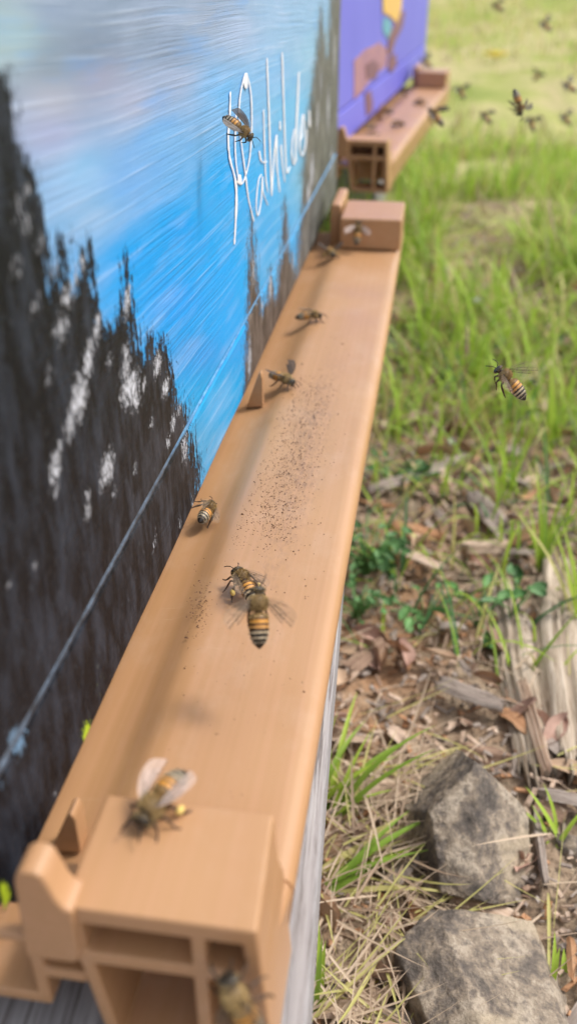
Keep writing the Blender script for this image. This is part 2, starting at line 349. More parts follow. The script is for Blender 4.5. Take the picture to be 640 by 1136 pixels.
def paint_fields(P, mirror=False):
    px, py, dep = project(P)
    bad = dep < .02; px = np.where(bad, -400, px); py = np.where(bad, 500, py)
    px = np.clip(px, -400, 900); py = np.clip(py, -260, 1400)
    W = 0; col = 0
    for x, y, r, g, b in SAMPLES:
        w = 1/(((px-x)**2+((py-y)*1.1)**2)+420)**1.5
        W = W+w; col = col+w[:, None]*lin(np.array([r, g, b], float))[None]
    col = col/W[:, None]; g_ = col.mean(1, keepdims=True); col = np.clip(g_+(col-g_)*1.30, .01, 1)*.80
    top = interp(px, TREE1); dist = np.full(len(px), 1e9)
    for (ax_, ay_), (bx_, by_) in zip(TREE1[:-1], TREE1[1:]):
        ux, uy = bx_-ax_, (by_-ay_)*.55; L2 = ux*ux+uy*uy+1e-9; tt = np.clip(((px-ax_)*ux+(py-ay_)*.55*uy)/L2, 0, 1)
        dist = np.minimum(dist, np.hypot(px-ax_-ux*tt, (py-ay_)*.55-uy*tt))
    tree = np.clip(np.where(py > top, dist, -dist)/np.where(px > 250, 9, 17), -1.1, np.where(px > 325, .75, 2.2))
    # second clump reads horizontally too: weaken where the interpolated edge is steep
    snow = np.zeros_like(px)
    for x, y, rx, ry, s in SNOW:
        sl = .12 if x < 200 else .02
        dx = px-x+(py-y)*sl
        snow = np.maximum(snow, s*np.exp(-((dx/rx)**2+((py-y)/ry)**2)))
    # colour of the trees: near black at the left, brown lower right, grey brown at the far end
    tc = np.empty((len(px), 3))
    a = np.clip((px-100)/120, 0, 1)*np.clip((py-330)/120, 0, 1)
    base = lin(np.array([16, 24, 37.])); brown = lin(np.array([46, 43, 44.])); far = lin(np.array([128, 112, 98.])); fg = lin(np.array([150, 150, 142.]))
    tc[:] = base*(1-a[:, None])+brown*a[:, None]
    m = px > 250; f = np.clip((px-310)/40, 0, 1)[:, None]; tc[m] = (far*(1-f)+fg*f)[m]
    green = np.maximum(np.exp(-(((px-98)/9)**2+((py-815)/20)**2)), np.exp(-(((px-4)/9)**2+((py-995)/18)**2))*1.3)
    green = np.maximum(green, .40*np.exp(-(((px-112)/9)**2+((py-760)/30)**2)))
    blue = np.maximum(np.exp(-(((px-20)/13)**2+((py-822)/22)**2)), .6*np.exp(-(((px-4)/10)**2+((py-860)/30)**2)))
    return col, tree, tc, snow, green, blue
def paint_mat():
    M = MT('painted_wood', .5, .12)
    P = M.mapped()
    pa, ta, sa, gr, bl = (M.attr(n) for n in ('paint', 'treecol', 'snow', 'green', 'blue')); tr = M.attr('tree')
    # brush strokes
    rotm = M.mapped((1, 1, 1), (math.radians(3), 0, 0))
    warpn = M.n('ShaderNodeTexNoise'); warpn.inputs['Scale'].default_value = 9; warpn.inputs['Detail'].default_value = 1; M.l(rotm, warpn.inputs['Vector'])
    wv = M.n('ShaderNodeVectorMath', operation='MULTIPLY_ADD'); M.l(warpn.outputs['Color'], wv.inputs[0]); wv.inputs[1].default_value = (.0, .004, .0045); M.l(rotm, wv.inputs[2])
    sc = M.n('ShaderNodeVectorMath', operation='MULTIPLY'); M.l(wv.outputs[0], sc.inputs[0]); sc.inputs[1].default_value = (1, 9, 750)
    st = M.noise(sc.outputs[0], 1, 5, .62)
    sc2 = M.n('ShaderNodeVectorMath', operation='MULTIPLY'); M.l(wv.outputs[0], sc2.inputs[0]); sc2.inputs[1].default_value = (1, 16, 130)
    st2 = M.noise(sc2.outputs[0], 1, 4, .6)
    c = M.mix(M.ramp(st2, [(.5, (0, 0, 0)), (.74, (.24,)*3)]), pa.outputs['Color'], (.50, .58, .80))
    c = M.mix(M.ramp(st2, [(.24, (.4,)*3), (.44, (0, 0, 0))]), c, (.07, .30, .72))
    c = M.mix(M.ramp(st, [(.57, (0, 0, 0)), (.72, (.30,)*3)]), c, (.66, .76, .88))
    c = M.mix(M.ramp(st, [(.28, (.4,)*3), (.43, (0, 0, 0))]), c, (.10, .28, .52))
    # dark firs with ragged edges
    jag = M.noise(M.mapped((1, 330, 85)), 1, 6, .75); jag2 = M.noise(M.mapped((1, 1, .4)), 1100, 4, .7)
    sgn = M.math('ADD', M.math('ADD', tr.outputs['Fac'], M.math('MULTIPLY', M.math('SUBTRACT', jag, .5), 3.6)), M.math('MULTIPLY', M.math('SUBTRACT', jag2, .5), 2.6))
    tm = M.n('ShaderNodeMapRange'); M.l(sgn, tm.inputs[0]); tm.inputs[1].default_value = -.02; tm.inputs[2].default_value = .05
    tvar = M.noise(M.mapped((1, 150, 45)), 1, 7, .75)
    tcol = M.mix(M.ramp(tvar, [(.45, (0, 0, 0)), (.62, (1, 1, 1))]), M.mix(.75, ta.outputs['Color'], (.003, .003, .004)), M.mix(.26, ta.outputs['Color'], (.085, .10, .13)))
    tcol = M.mix(M.ramp(jag2, [(.60, (0, 0, 0)), (.70, (.30,)*3)]), tcol, (.16, .19, .23))
    c = M.mix(tm.outputs[0], c, tcol)
    # snow flicks
    sn = M.noise(M.mapped((1, 900, 420), (math.radians(12), 0, 0)), 1, 6, .8)
    ss = M.math('ADD', sa.outputs['Fac'], M.math('MULTIPLY', M.math('SUBTRACT', sn, .5), 4.6))
    sm = M.n('ShaderNodeMapRange'); M.l(ss, sm.inputs[0]); sm.inputs[1].default_value = .50; sm.inputs[2].default_value = .78
    brk = M.ramp(M.noise(M.mapped((1, 1, .35), (math.radians(15), 0, 0)), 1500, 4, .8), [(.40, (.12,)*3), (.53, (1, 1, 1))])
    gate = M.math('MULTIPLY', M.math('MULTIPLY', sm.outputs[0], brk), M.ramp(sa.outputs['Fac'], [(.10, (0, 0, 0)), (.25, (1, 1, 1))]))
    c = M.mix(gate, c, (.66, .69, .76))
    for at, cc in ((gr, (.42, .55, .03)), (bl, (.13, .22, .33))):
        s2 = M.math('ADD', at.outputs['Fac'], M.math('MULTIPLY', M.math('SUBTRACT', jag2, .5), 2.2))
        m2 = M.n('ShaderNodeMapRange'); M.l(s2, m2.inputs[0]); m2.inputs[1].default_value = .60; m2.inputs[2].default_value = .85
        c = M.mix(M.math('MULTIPLY', m2.outputs[0], M.ramp(at.outputs['Fac'], [(.15, (0, 0, 0)), (.4, (1, 1, 1))])), c, cc)
    M.col(c)
    patch = M.ramp(M.noise(M.mapped((1, 14, 22)), 1, 3, .6), [(.36, (.08,)*3), (.62, (1, 1, 1))])
    h = M.math('ADD', M.math('ADD', M.math('MULTIPLY', M.math('MULTIPLY', st, patch), 1.1), M.math('MULTIPLY', gate, .6)), M.math('MULTIPLY', M.math('MULTIPLY', tvar, tm.outputs[0]), 1.2))
    M.bump(h, .8, .0006)
    return M.m
PAINT = paint_mat()
def painted_sheet(name, z0, z1, parent, y0=.0985, y1=.6530):
    ys = [y0]
    while ys[-1] < y1: ys.append(min(y1, ys[-1]+.0032*ys[-1]))
    zs = [z0]
    while zs[-1] < z1: zs.append(min(z1, zs[-1]+(.0008 if zs[-1] < .15 else .01)))
    Y, Z = np.meshgrid(ys, zs); n = len(ys)
    wob = np.array([.00035*noise.noise(Vector((y*16, z*16, 0))) for z in zs for y in ys])
    edge = np.zeros_like(Y); edge[0, :] = 1
    X = FX+wob.reshape(Y.shape)-np.where(Z < z0+.0008, .0007, 0)-np.where(Z > z1-.0008, .0007, 0)
    rag = np.array([.0006*noise.noise(Vector((y*160, 5, 0)))+.0004*noise.noise(Vector((y*600, 5, 0))) for y in ys])
    Z = Z.copy(); Z[0, :] += rag
    P = np.stack([X.ravel(), Y.ravel(), Z.ravel()], 1)
    f = [(j*n+i, j*n+i+1, (j+1)*n+i+1, (j+1)*n+i) for j in range(len(zs)-1) for i in range(n-1)]
    # body of the board behind the sheet
    o = mk(name, P.tolist(), f, PAINT, parent, True); me = o.data
    col, tree, tc, snow, green, blue = paint_fields(P)
    for nm, d in (('paint', col), ('treecol', tc)):
        a = me.attributes.new(nm, 'FLOAT_COLOR', 'POINT'); a.data.foreach_set('color', np.concatenate([d, np.ones((len(d), 1))], 1).astype(np.float32).ravel())
    for nm, d in (('tree', tree), ('snow', snow), ('green', green), ('blue', blue)):
        a = me.attributes.new(nm, 'FLOAT', 'POINT'); a.data.foreach_set('value', d.astype(np.float32))
    return o
hive = empty('beehive', (-.28, .376, 0), 'blue painted wooden beehive with dark snowy firs and a white painted name', 'beehive', 'painted beehives')
def child_world(o, parent): o.parent = parent; o.matrix_parent_inverse = Matrix.Translation(parent.location).inverted()
SIDEP = simple('painted_side_wood', s2l((60, 62, 66)), s2l((88, 98, 110)), 30, .55)
s1 = painted_sheet('front_panel', .0290, .36, None); child_world(s1, hive)
s2_ = painted_sheet('lower_front_strip', .0012, .0278, None); child_world(s2_, hive)
b1 = box('upper_box', -.50, FX-.0012, .0990, .6525, .0290, .36, SIDEP, None, .0015); child_world(b1, hive)
b2 = box('lower_box', -.50, FX-.0012, .0990, .6525, .0012, .0278, SIDEP, None, .0010); child_world(b2, hive)
b3 = box('roof', -.515, -.045, .085, .667, .3605, .42, simple('roof_metal', (.5, .5, .5), (.6, .6, .6), 20, .4), None, .002); child_world(b3, hive)
# pale blue bead of paint in the joint between the two boxes
GAPM = simple('joint_paint', s2l((100, 160, 200)), s2l((66, 80, 100)), 70, .45, .0002, .5)
def joint():
    M = MT('joint_paint_line', .45, .4)
    sep = M.n('ShaderNodeSeparateXYZ'); M.l(M.tc.outputs['Object'], sep.inputs[0])
    mr = M.n('ShaderNodeMapRange'); M.l(sep.outputs[1], mr.inputs[0]); mr.inputs[1].default_value = .215; mr.inputs[2].default_value = .26
    n = M.noise(M.mapped((1, 160, 1)), 1, 5, .7)
    dark = M.mix(M.ramp(n, [(.35, (0, 0, 0)), (.7, (1, 1, 1))]), s2l((36, 40, 48)), s2l((88, 104, 124)))
    lite = M.mix(M.ramp(n, [(.35, (0, 0, 0)), (.7, (1, 1, 1))]), s2l((50, 120, 178)), s2l((104, 172, 212)))
    M.col(M.mix(mr.outputs[0], dark, lite)); return M.m
jv, jf = [], []; ysj = np.arange(.0990, .652, .0012)
for i, y in enumerate(ysj):
    wd = (.0007 if y < .24 else .00034)*(1+.5*noise.noise(Vector((y*150, 1, 1)))); zc = .0284+.0003*noise.noise(Vector((y*60, 7, 1)))
    for dz, dx in ((-wd, -.0010), (-wd*.6, -.00005), (wd*.6, -.00005), (wd, -.0010)): jv.append((FX+dx+.0003*noise.noise(Vector((y*300, dz*900, 4))), y, zc+dz))
    if i: jf += [((i-1)*4+k, (i-1)*4+k+1, i*4+k+1, i*4+k) for k in range(3)]
jo = mk('joint_bead', jv, jf, joint(), None, True); child_world(jo, hive)
# hand painted name
WHITE = simple('white_paint', (.84, .86, .90), (.72, .78, .88), 300, .4, .0002, .3)
def zp(pts): return [(220+x/4.571, 60+y/4.571) for x, y in pts]
LET = {'letter_m': [([(160, 190), (158, 300), (150, 420), (158, 530), (186, 640), (191, 760), (181, 965)], 3.0), ([(186, 640), (222, 655), (256, 540), (268, 400), (268, 250), (258, 160), (240, 100), (222, 150), (208, 230), (206, 330), (216, 450), (236, 600), (252, 730), (280, 850)], 2.2),
                    ([(240, 95), (238, 130), (240, 175)], 6), ([(190, 300), (184, 440), (190, 560), (205, 660)], 2.0), ([(205, 610), (210, 660)], 6)],
       'letter_a': [([(318, 610), (303, 640), (292, 740), (293, 800), (302, 815), (316, 740), (323, 620), (326, 700), (350, 765)], 1.6)],
       'letter_t': [([(328, 280), (332, 420), (338, 600), (348, 700)], 1.7), ([(306, 490), (318, 545), (345, 545)], 2.2)],
       'letter_h': [([(345, 20), (350, 150), (356, 300), (362, 500), (369, 720)], 2.0), ([(369, 710), (380, 540), (394, 410), (396, 560), (410, 700)], 2.0)],
       'letter_i': [([(416, 460), (424, 560), (436, 650)], 1.8), ([(411, 340), (413, 385)], 2.8)],
       'letter_l': [([(422, -10), (430, 240), (438, 480), (446, 600), (462, 570)], 2.0)],
       'letter_d': [([(486, 380), (474, 440), (472, 520), (483, 560), (492, 480), (500, 300), (507, 90)], 1.9), ([(507, 90), (497, 300), (490, 480), (494, 545)], 1.9)],
       'letter_e': [([(512, 440), (528, 400), (532, 310), (520, 340), (510, 460), (520, 515), (540, 470), (546, 380)], 2.0), ([(560, 285), (562, 370)], 2.8)]}
def smooth_path(p, n=8):
    out = []; p = [Vector((a, b, 0)) for a, b in p]
    for i in range(len(p)-1):
        a, b, c, d = p[max(i-1, 0)], p[i], p[i+1], p[min(i+2, len(p)-1)]
        for k in range(n):
            t = k/n; out.append(.5*((2*b)+(-a+c)*t+(2*a-5*b+4*c-d)*t*t+(-a+3*b-3*c+d)*t**3))
    out.append(p[-1]); return out
li = 0
for nm, strokes in LET.items():
    v, f = [], []
    for pts, wd in strokes:
        li += 1; P = smooth_path(zp(pts)); off = .00010+.000012*li
        for i, q in enumerate(P):
            tn = (P[min(i+1, len(P)-1)]-P[max(i-1, 0)]); tn.normalize(); nn = Vector((-tn.y, tn.x, 0))
            ww = wd*.5*(.62+.35*noise.noise(Vector((q.x*.3, q.y*.12, li))))*(1 if 0 < i < len(P)-1 else .5)
            a, b = q-nn*ww, q+nn*ww; b0 = len(v)
            A, B = on_x(a.x, a.y, FX), on_x(b.x, b.y, FX); Mi = (A+B)/2
            for s, dx in ((A, 0), (Mi*.5+A*.5, off), (Mi*.5+B*.5, off), (B, 0)): v.append((FX+.0002+dx, s.y, s.z))
            if i: f += [(b0-4+k, b0-3+k, b0+1+k, b0+k) for k in range(3)]
    lo = mk(nm, v, f, WHITE, None, True); child_world(lo, hive)

# second hive
hv2 = empty('beehive', h2(-.28, .38), 'purple painted beehive with an orange and brown motif, behind the blue one', 'beehive', 'painted beehives')
hv2.rotation_euler = (0, 0, TH2)
PUR = MT('purple_paint', .45, .4)
nn = PUR.noise(PUR.mapped((1, 1, 1)), 14, 4); PUR.col(PUR.mix(nn, (.12, .125, .60), (.19, .19, .74))); PUR.bump(PUR.noise(PUR.mapped((1, 20, 300)), 1, 3), .3, .0004); PUR = PUR.m
Y2E = .735
lx = lambda x, y: (x+.28, y-.38)
x0, yA = lx(-.50, .099); x1, yB = lx(FX, Y2E)
def b2x(name, z0, z1, mat, e=0, bw=.0015): return box(name, x0-e, x1+e, yA-e, yB+e, z0, z1, mat, hv2, bw)
b2x('upper_box', .0290, .40, PUR); b2x('lower_box', .0012, .0278, PUR)
b2x('roof', .4005, .45, bpy.data.materials['roof_metal'], .012)
def blob_patch(name, pts, mat, dx):
    """a painted patch: outline on the purple front, a paint thickness proud"""
    M2i = M2.inverted(); c0 = M2 @ Vector((FX, 0, 0)); nrm = (M2.to_3x3() @ Vector((1, 0, 0)))
    vs = []
    for x, y in pts:
        d = Vector(ray(x, y)); o = Vector(CP); t = (c0-o).dot(nrm)/d.dot(nrm); q = M2i @ (o+d*t); vs.append(q)
    n = len(vs); dense = []
    for i in range(n):
        a, b = vs[i], vs[(i+1) % n]
        for k in range(6):
            q = a.lerp(b, k/6); q = q+Vector((0, 1, 0))*.003*noise.noise(q*90)+Vector((0, 0, 1))*.002*noise.noise(q*120+Vector((5, 5, 5))); dense.append(q)
    m = len(dense); v = [(FX+.28+dx, q.y-.38, q.z) for q in dense]+[(FX+.28, q.y-.38, q.z) for q in dense]
    mk(name, v, [tuple(range(m))]+[(i, (i+1) % m, (i+1) % m+m, i+m) for i in range(m)], mat, hv2)
mO = simple('orange_paint', (.46, .24, .24), (.30, .16, .26), 60, .5); mB = simple('brown_paint', (.16, .07, .08), (.26, .14, .20), 80, .5)
mY = simple('yellow_paint', (.75, .55, .10), (.75, .40, .18), 60, .5); mT = simple('teal_paint', (.12, .36, .50), (.16, .40, .42), 60, .5)
blob_patch('painted_petal', [(392, 68), (404, 56), (420, 48), (430, 55), (428, 72), (414, 84), (402, 100), (392, 112)], mO, .0005)
blob_patch('painted_centre', [(404, 72), (414, 66), (420, 74), (416, 86), (406, 88)], mB, .0010)
blob_patch('painted_stem', [(430, 40), (436, 28), (442, 14), (448, 12), (446, 28), (438, 44), (433, 62), (429, 58)], mB, .0012)
blob_patch('painted_wing', [(422, -30), (430, -30), (446, -20), (444, 8), (439, 26), (432, 18), (424, 14)], mY, .0014)
blob_patch('painted_leaf', [(424, 20), (432, 22), (434, 34), (430, 44), (424, 34)], mT, .0008)
blob_patch('painted_dot', [(430, 64), (438, 60), (440, 72), (434, 80), (429, 76)], mB, .0007)
blob_patch('painted_root', [(404, 104), (410, 100), (413, 112), (412, 124), (406, 128)], mB, .0007)

# ------------------------------------------------------------------ bees (built in mm, then scaled)
def tube(v, f, pts, rad, seg=8):
    base = len(v); pts = [Vector(p) for p in pts]
    for i, p in enumerate(pts):
        t = (pts[min(i+1, len(pts)-1)]-pts[max(i-1, 0)]).normalized(); a = t.orthogonal().normalized()
        if i: a = (a0-t*a0.dot(t)).normalized()
        a0 = a; b = t.cross(a)
        for k in range(seg): an = 2*math.pi*k/seg; v.append(tuple(p+(a*math.cos(an)+b*math.sin(an))*rad[i]))
        if i: f += [(base+(i-1)*seg+k, base+(i-1)*seg+(k+1) % seg, base+i*seg+(k+1) % seg, base+i*seg+k) for k in range(seg)]
    f.append(tuple(base+seg-1-k for k in range(seg))); f.append(tuple(base+(len(pts)-1)*seg+k for k in range(seg)))
ABD = [(0.45, .65), (0.15, 1.0), (-.2, 1.55), (-.7, 1.95), (-1.25, 2.15), (-1.3, 2.08), (-2.5, 2.28), (-2.55, 2.2), (-3.8, 2.22), (-3.85, 2.14), (-5.0, 1.98), (-5.05, 1.90), (-6.1, 1.55), (-6.15, 1.48), (-7.0, .98), (-7.6, .45), (-7.8, .08)]
THX = [(4.35, .35), (4.25, .8), (4.0, 1.35), (3.4, 1.85), (2.6, 2.05), (1.8, 1.95), (1.2, 1.55), (.8, 1.2), (.45, .8), (.3, .7)]
HD = [(6.15, .1), (6.1, .7), (5.85, 1.25), (5.4, 1.55), (5.0, 1.5), (4.65, 1.1), (4.45, .5), (4.2, .35)]
DROOP = -.16
def body_pos(x, r, th, part):
    if part == 'abd': y = r*math.cos(th); z = r*.88*math.sin(th); z += DROOP*(.4-x)*.55*((.4-x)/8)
    elif part == 'head': y = r*1.12*math.cos(th); z = r*1.05*math.sin(th)-.55
    else: y = r*math.cos(th); z = r*math.sin(th)+.1
    return (x, y, z)
LEGS = {  # coxa, knee, ankle, mid tarsus, foot : right side, mirrored for the left
 'walk': [[(3.7, .6, -1.3), (4.6, 2.1, -.9), (5.2, 3.0, -2.5), (5.9, 3.4, -3.0), (6.5, 3.6, -3.0)], [(2.6, .7, -1.6), (2.7, 3.0, -.6), (2.2, 4.3, -2.5), (1.9, 5.0, -3.0), (1.6, 5.6, -3.0)], [(1.5, .7, -1.4), (.4, 2.7, -.2), (-1.2, 4.0, -2.2), (-2.2, 4.5, -3.0), (-3.0, 4.8, -3.0)]],
 'fly': [[(3.7, .6, -1.3), (4.5, 1.5, -2.3), (3.6, 1.6, -3.3), (3.0, 1.5, -3.9), (2.6, 1.4, -4.3)], [(2.6, .7, -1.6), (2.6, 2.0, -2.7), (1.5, 2.2, -4.0), (.9, 2.1, -4.9), (.5, 2.0, -5.5)], [(1.5, .7, -1.4), (.6, 1.9, -2.2), (-1.4, 2.1, -3.4), (-2.6, 2.1, -4.2), (-3.4, 2.0, -4.6)]]}
def bee_colors(co_):
    col = []
    for c in co_:
        x, y, z = c; r = math.hypot(y, z)
        leg = z < -1.75 and not (x < .3 and abs(y) < 2 and z > -2.9-.1*(0-x)) and not (x > 4.3 and abs(y) < 1.6) or abs(y) > 2.35
        if leg: k = (.055, .028, .014) if noise.noise(Vector(c)) > -.2 else (.10, .05, .02)
        elif x > 4.4: k = (.035, .028, .020)
        elif x > .35: k = (.20, .13, .055) if r > 1.2 else (.08, .05, .03)
        else:
            s = -x; n = .12*noise.noise(Vector((x*2, y*2, z*2)))
            s += n
            if s < .9: k = (.30, .18, .07)
            elif s < 1.35: k = (.10, .045, .02)
            elif s < 2.2: k = (.66, .30, .05)
            elif s < 2.62: k = (.045, .02, .012)
            elif s < 3.35: k = (.62, .30, .08)
            elif s < 3.95: k = (.02, .012, .01)
            elif s < 4.45: k = (.60, .47, .30)
            elif s < 5.15: k = (.014, .010, .008)
            elif s < 5.55: k = (.55, .46, .32)
            elif s < 6.25: k = (.014, .010, .008)
            elif s < 6.45: k = (.24, .19, .13)
            else: k = (.012, .009, .008)
            if z < -.9: k = tuple(a*.6+.4*b for a, b in zip(k, (.16, .10, .05)))
        col.append(k)
    return col
def bee_mat():
    M = MT('bee_body', .45, .5); a = M.attr('Col'); M.l(a.outputs['Color'], M.b.inputs['Base Color'])
    M.bump(M.noise(M.mapped((1, 1, 1)), 5000, 3), .5, .00008); return M.m
BEE = bee_mat()
FUR = MT('bee_fur', .8, .2); FUR.col(FUR.mix(FUR.noise(FUR.mapped(), 900, 2), (.34, .22, .08), (.66, .49, .24))); FUR = FUR.m
FURP = MT('bee_pale_fur', .8, .2); FURP.col((.50, .43, .32)); FURP = FURP.m
EYE = MT('bee_eye', .18, .6).col((.008, .006, .005)).m
ANT = MT('bee_antenna', .5, .4).col((.025, .015, .01)).m
POL = simple('pollen', (.75, .50, .12), (.85, .66, .25), 2500, .9, .0001, .6)
VEIN = MT('wing_vein', .5, .4).col((.05, .028, .015)).m
def wing_mat(name, alpha, tint):
    M = MT(name, .45, .4); M.col(tint); M.b.inputs['Alpha'].default_value = alpha
    return M.m
WING = wing_mat('wing_membrane', .22, (.30, .22, .15)); WINGP = wing_mat('pale_wing_membrane', .42, (.78, .62, .55)); WINGD = wing_mat('dark_wing_membrane', .8, (.07, .05, .04))
def fused_body(kind, voxel=.17):
    v, f = [], []
    for prof, part in ((ABD, 'abd'), (THX, 'thx'), (HD, 'head')):
        b = len(v); S = 28
        for i, (x, r) in enumerate(prof):
            for k in range(S): v.append(body_pos(x, r, 2*math.pi*k/S, part))
            if i: f += [(b+(i-1)*S+k, b+(i-1)*S+(k+1) % S, b+i*S+(k+1) % S, b+i*S+k) for k in range(S)]
        f.append(tuple(b+k for k in range(S-1, -1, -1))); f.append(tuple(b+(len(prof)-1)*S+k for k in range(S)))
    tube(v, f, [(4.6, 0, -.4), (4.2, 0, -.1), (3.8, 0, 0)], [.7, .7, .8]); tube(v, f, [(.9, 0, 0), (.4, 0, 0), (-.2, 0, -.05)], [.7, .5, .9])
    tube(v, f, [(5.4, 0, -1.6), (5.6, 0, -2.2), (5.5, 0, -2.6)], [.5, .35, .2])   # mouth parts
    for sd_ in (1, -1):
        for j, L in enumerate(LEGS[kind]):
            wob = .25*sd_*(j-1); P = [(x+wob*(i > 0), y*sd_, z) for i, (x, y, z) in enumerate(L)]
            hind = j == 2
            pp = [P[0], Vector(P[0]).lerp(Vector(P[1]), .5), P[1], Vector(P[1]).lerp(Vector(P[2]), .6), P[2], P[3], P[4]]
            tube(v, f, pp, [.42, .36, .28, .42 if hind else .30, .34 if hind else .22, .26 if hind else .19, .17])
    me = bpy.data.meshes.new('bee_core'); me.from_pydata(v, [], f); bm = bmesh.new(); bm.from_mesh(me)
    bmesh.ops.recalc_face_normals(bm, faces=bm.faces); bm.to_mesh(me); bm.free()
    o = bpy.data.objects.new('bee_core', me); C.objects.link(o)
    m = o.modifiers.new('r', 'REMESH'); m.mode = 'VOXEL'; m.voxel_size = voxel
    sm_ = o.modifiers.new('s', 'SMOOTH'); sm_.iterations = 1; sm_.factor = .4
    dg = bpy.context.evaluated_depsgraph_get(); out = bpy.data.meshes.new_from_object(o.evaluated_get(dg)); bpy.data.objects.remove(o)
    cs = [tuple(q.co) for q in out.vertices]; cl = bee_colors(cs)
    a = out.attributes.new('Col', 'FLOAT_COLOR', 'POINT'); a.data.foreach_set('color', np.concatenate([np.array(cl), np.ones((len(cl), 1))], 1).astype(np.float32).ravel())
    for q in out.vertices: q.co *= .001
    out.materials.clear(); out.materials.append(BEE); out.polygons.foreach_set('use_smooth', [True]*len(out.polygons)); out.name = 'body'
    return out
BODY = {k: fused_body(k) for k in ('walk', 'fly')}
def to_mesh(name, v, f, mats, midx=None, smooth=True):
    me = bpy.data.meshes.new(name); me.from_pydata([(a*.001, b*.001, c*.001) for a, b, c in v], [], f)
    for m in mats: me.materials.append(m)
    if midx is not None: me.polygons.foreach_set('material_index', midx)
    if smooth: me.polygons.foreach_set('use_smooth', [True]*len(me.polygons))
    me.update(); return me
def fur_mesh():
    v, f, mi = [], [], []; R = random.Random(4)
    def hair(p, n, L, w, m):
        n = Vector(n).normalized(); t = n.orthogonal().normalized(); t.rotate(Matrix.Rotation(R.random()*6.28, 3, n))
        d = (n+Vector((R.gauss(-.35, .3), R.gauss(0, .3), R.gauss(0, .3)))).normalized(); b = len(v); p = Vector(p)
        v.extend([tuple(p-t*w), tuple(p+t*w), tuple(p+d*L)]); f.append((b, b+1, b+2)); mi.append(m)
    def sample(prof, part, n, L, w, m, xr):
        for _ in range(n):
            x = R.uniform(*xr); r = np.interp(-x, [-a for a, _ in prof], [b for _, b in prof]); th = R.uniform(-.6, math.pi+.6)
            p = body_pos(x, r*.97, th, part); hair(p, (0, math.cos(th), math.sin(th)), L*R.uniform(.6, 1.2), w, m)
    sample(THX, 'thx', 1500, .75, .05, 0, (.6, 4.2)); sample(HD, 'head', 260, .45, .04, 0, (4.7, 5.9))
    sample(ABD, 'abd', 380, .6, .04, 0, (-1.1, .1))
    for a in (-4.3, -5.45, -6.4): sample(ABD, 'abd', 170, .5, .05, 1, (a-.25, a+.2))
    for a in (-1.9, -3.1): sample(ABD, 'abd', 130, .4, .04, 0, (a-.25, a+.3))
    return to_mesh('fur', v, f, [FUR, FURP], mi, False)
FURM = fur_mesh()
def eye_mesh(s):
    bm = bmesh.new(); bmesh.ops.create_uvsphere(bm, u_segments=14, v_segments=8, radius=1)
    v = [(5.25+q.co.x*.45, s*1.38+q.co.y*.42, -.35+q.co.z*.98) for q in bm.verts]; f = [tuple(x.index for x in p.verts) for p in bm.faces]; bm.free()
    return to_mesh('eye', v, f, [EYE])
EYES = [eye_mesh(1), eye_mesh(-1)]
def ant_mesh(s):
    v, f = [], []; tube(v, f, [(6.0, s*.35, -.35), (6.7, s*1.0, .1), (7.1, s*1.25, .1), (8.0, s*1.7, -.6), (8.8, s*2.0, -1.4)], [.13, .11, .14, .14, .13], 6); return to_mesh('antenna', v, f, [ANT])
ANTS = [ant_mesh(1), ant_mesh(-1)]
def pol_mesh(s):
    bm = bmesh.new(); bmesh.ops.create_icosphere(bm, subdivisions=3, radius=1)
    v = [(-.6+q.co.x*.95*(1+.15*noise.noise(q.co*3)), s*3.75+q.co.y*.65, -1.6+q.co.z*.75*(1+.2*noise.noise(q.co*4))) for q in bm.verts]; f = [tuple(x.index for x in p.verts) for p in bm.faces]; bm.free()
    return to_mesh('pollen_load', v, f, [POL])
def wing_mesh(s, L, W, mat, nm='wing'):
    """root at origin, pointing along +x, chord along y"""
    v, f, mi = [], [], []; NU, NV = 14, 6
    for i in range(NU+1):
        u = i/NU; ch = W*(.16+.84*math.sin(min(1, u*1.12)**.8*math.pi*.62))*(1 if u < .82 else math.sqrt(max(0, 1-((u-.82)/.185)**2)))
        for j in range(NV+1):
            t = j/NV; v.append((u*L, s*(-ch*t+.12*W*u), .10*math.sin(u*3)*L*.12-.12*math.sin(t*math.pi)*(1-u)+.05*math.sin(t*19)))
    for i in range(NU):
        for j in range(NV): a = i*(NV+1)+j; f.append((a, a+1, a+NV+2, a+NV+1)); mi.append(0)
    g = lambda u, t: Vector(v[int(round(u*NU))*(NV+1)+int(round(t*NV))])
    for path, r in (([(0, 0), (.3, 0), (.6, 0), (1, .2)], .07), ([(0, 0), (.3, .34), (.6, .34), (.93, .5)], .05), ([(0, .17), (.3, .67), (.6, .84)], .045), ([(.3, .34), (.36, .67), (.5, .84)], .04), ([(.6, 0), (.64, .34), (.7, .67)], .04)):
        n0 = len(f); tube(v, f, [g(*p)+Vector((0, 0, .02)) for p in path], [r]*len(path), 5); mi += [1]*(len(f)-n0)
    return to_mesh(nm, v, f, [mat, VEIN], mi)
WM = {}
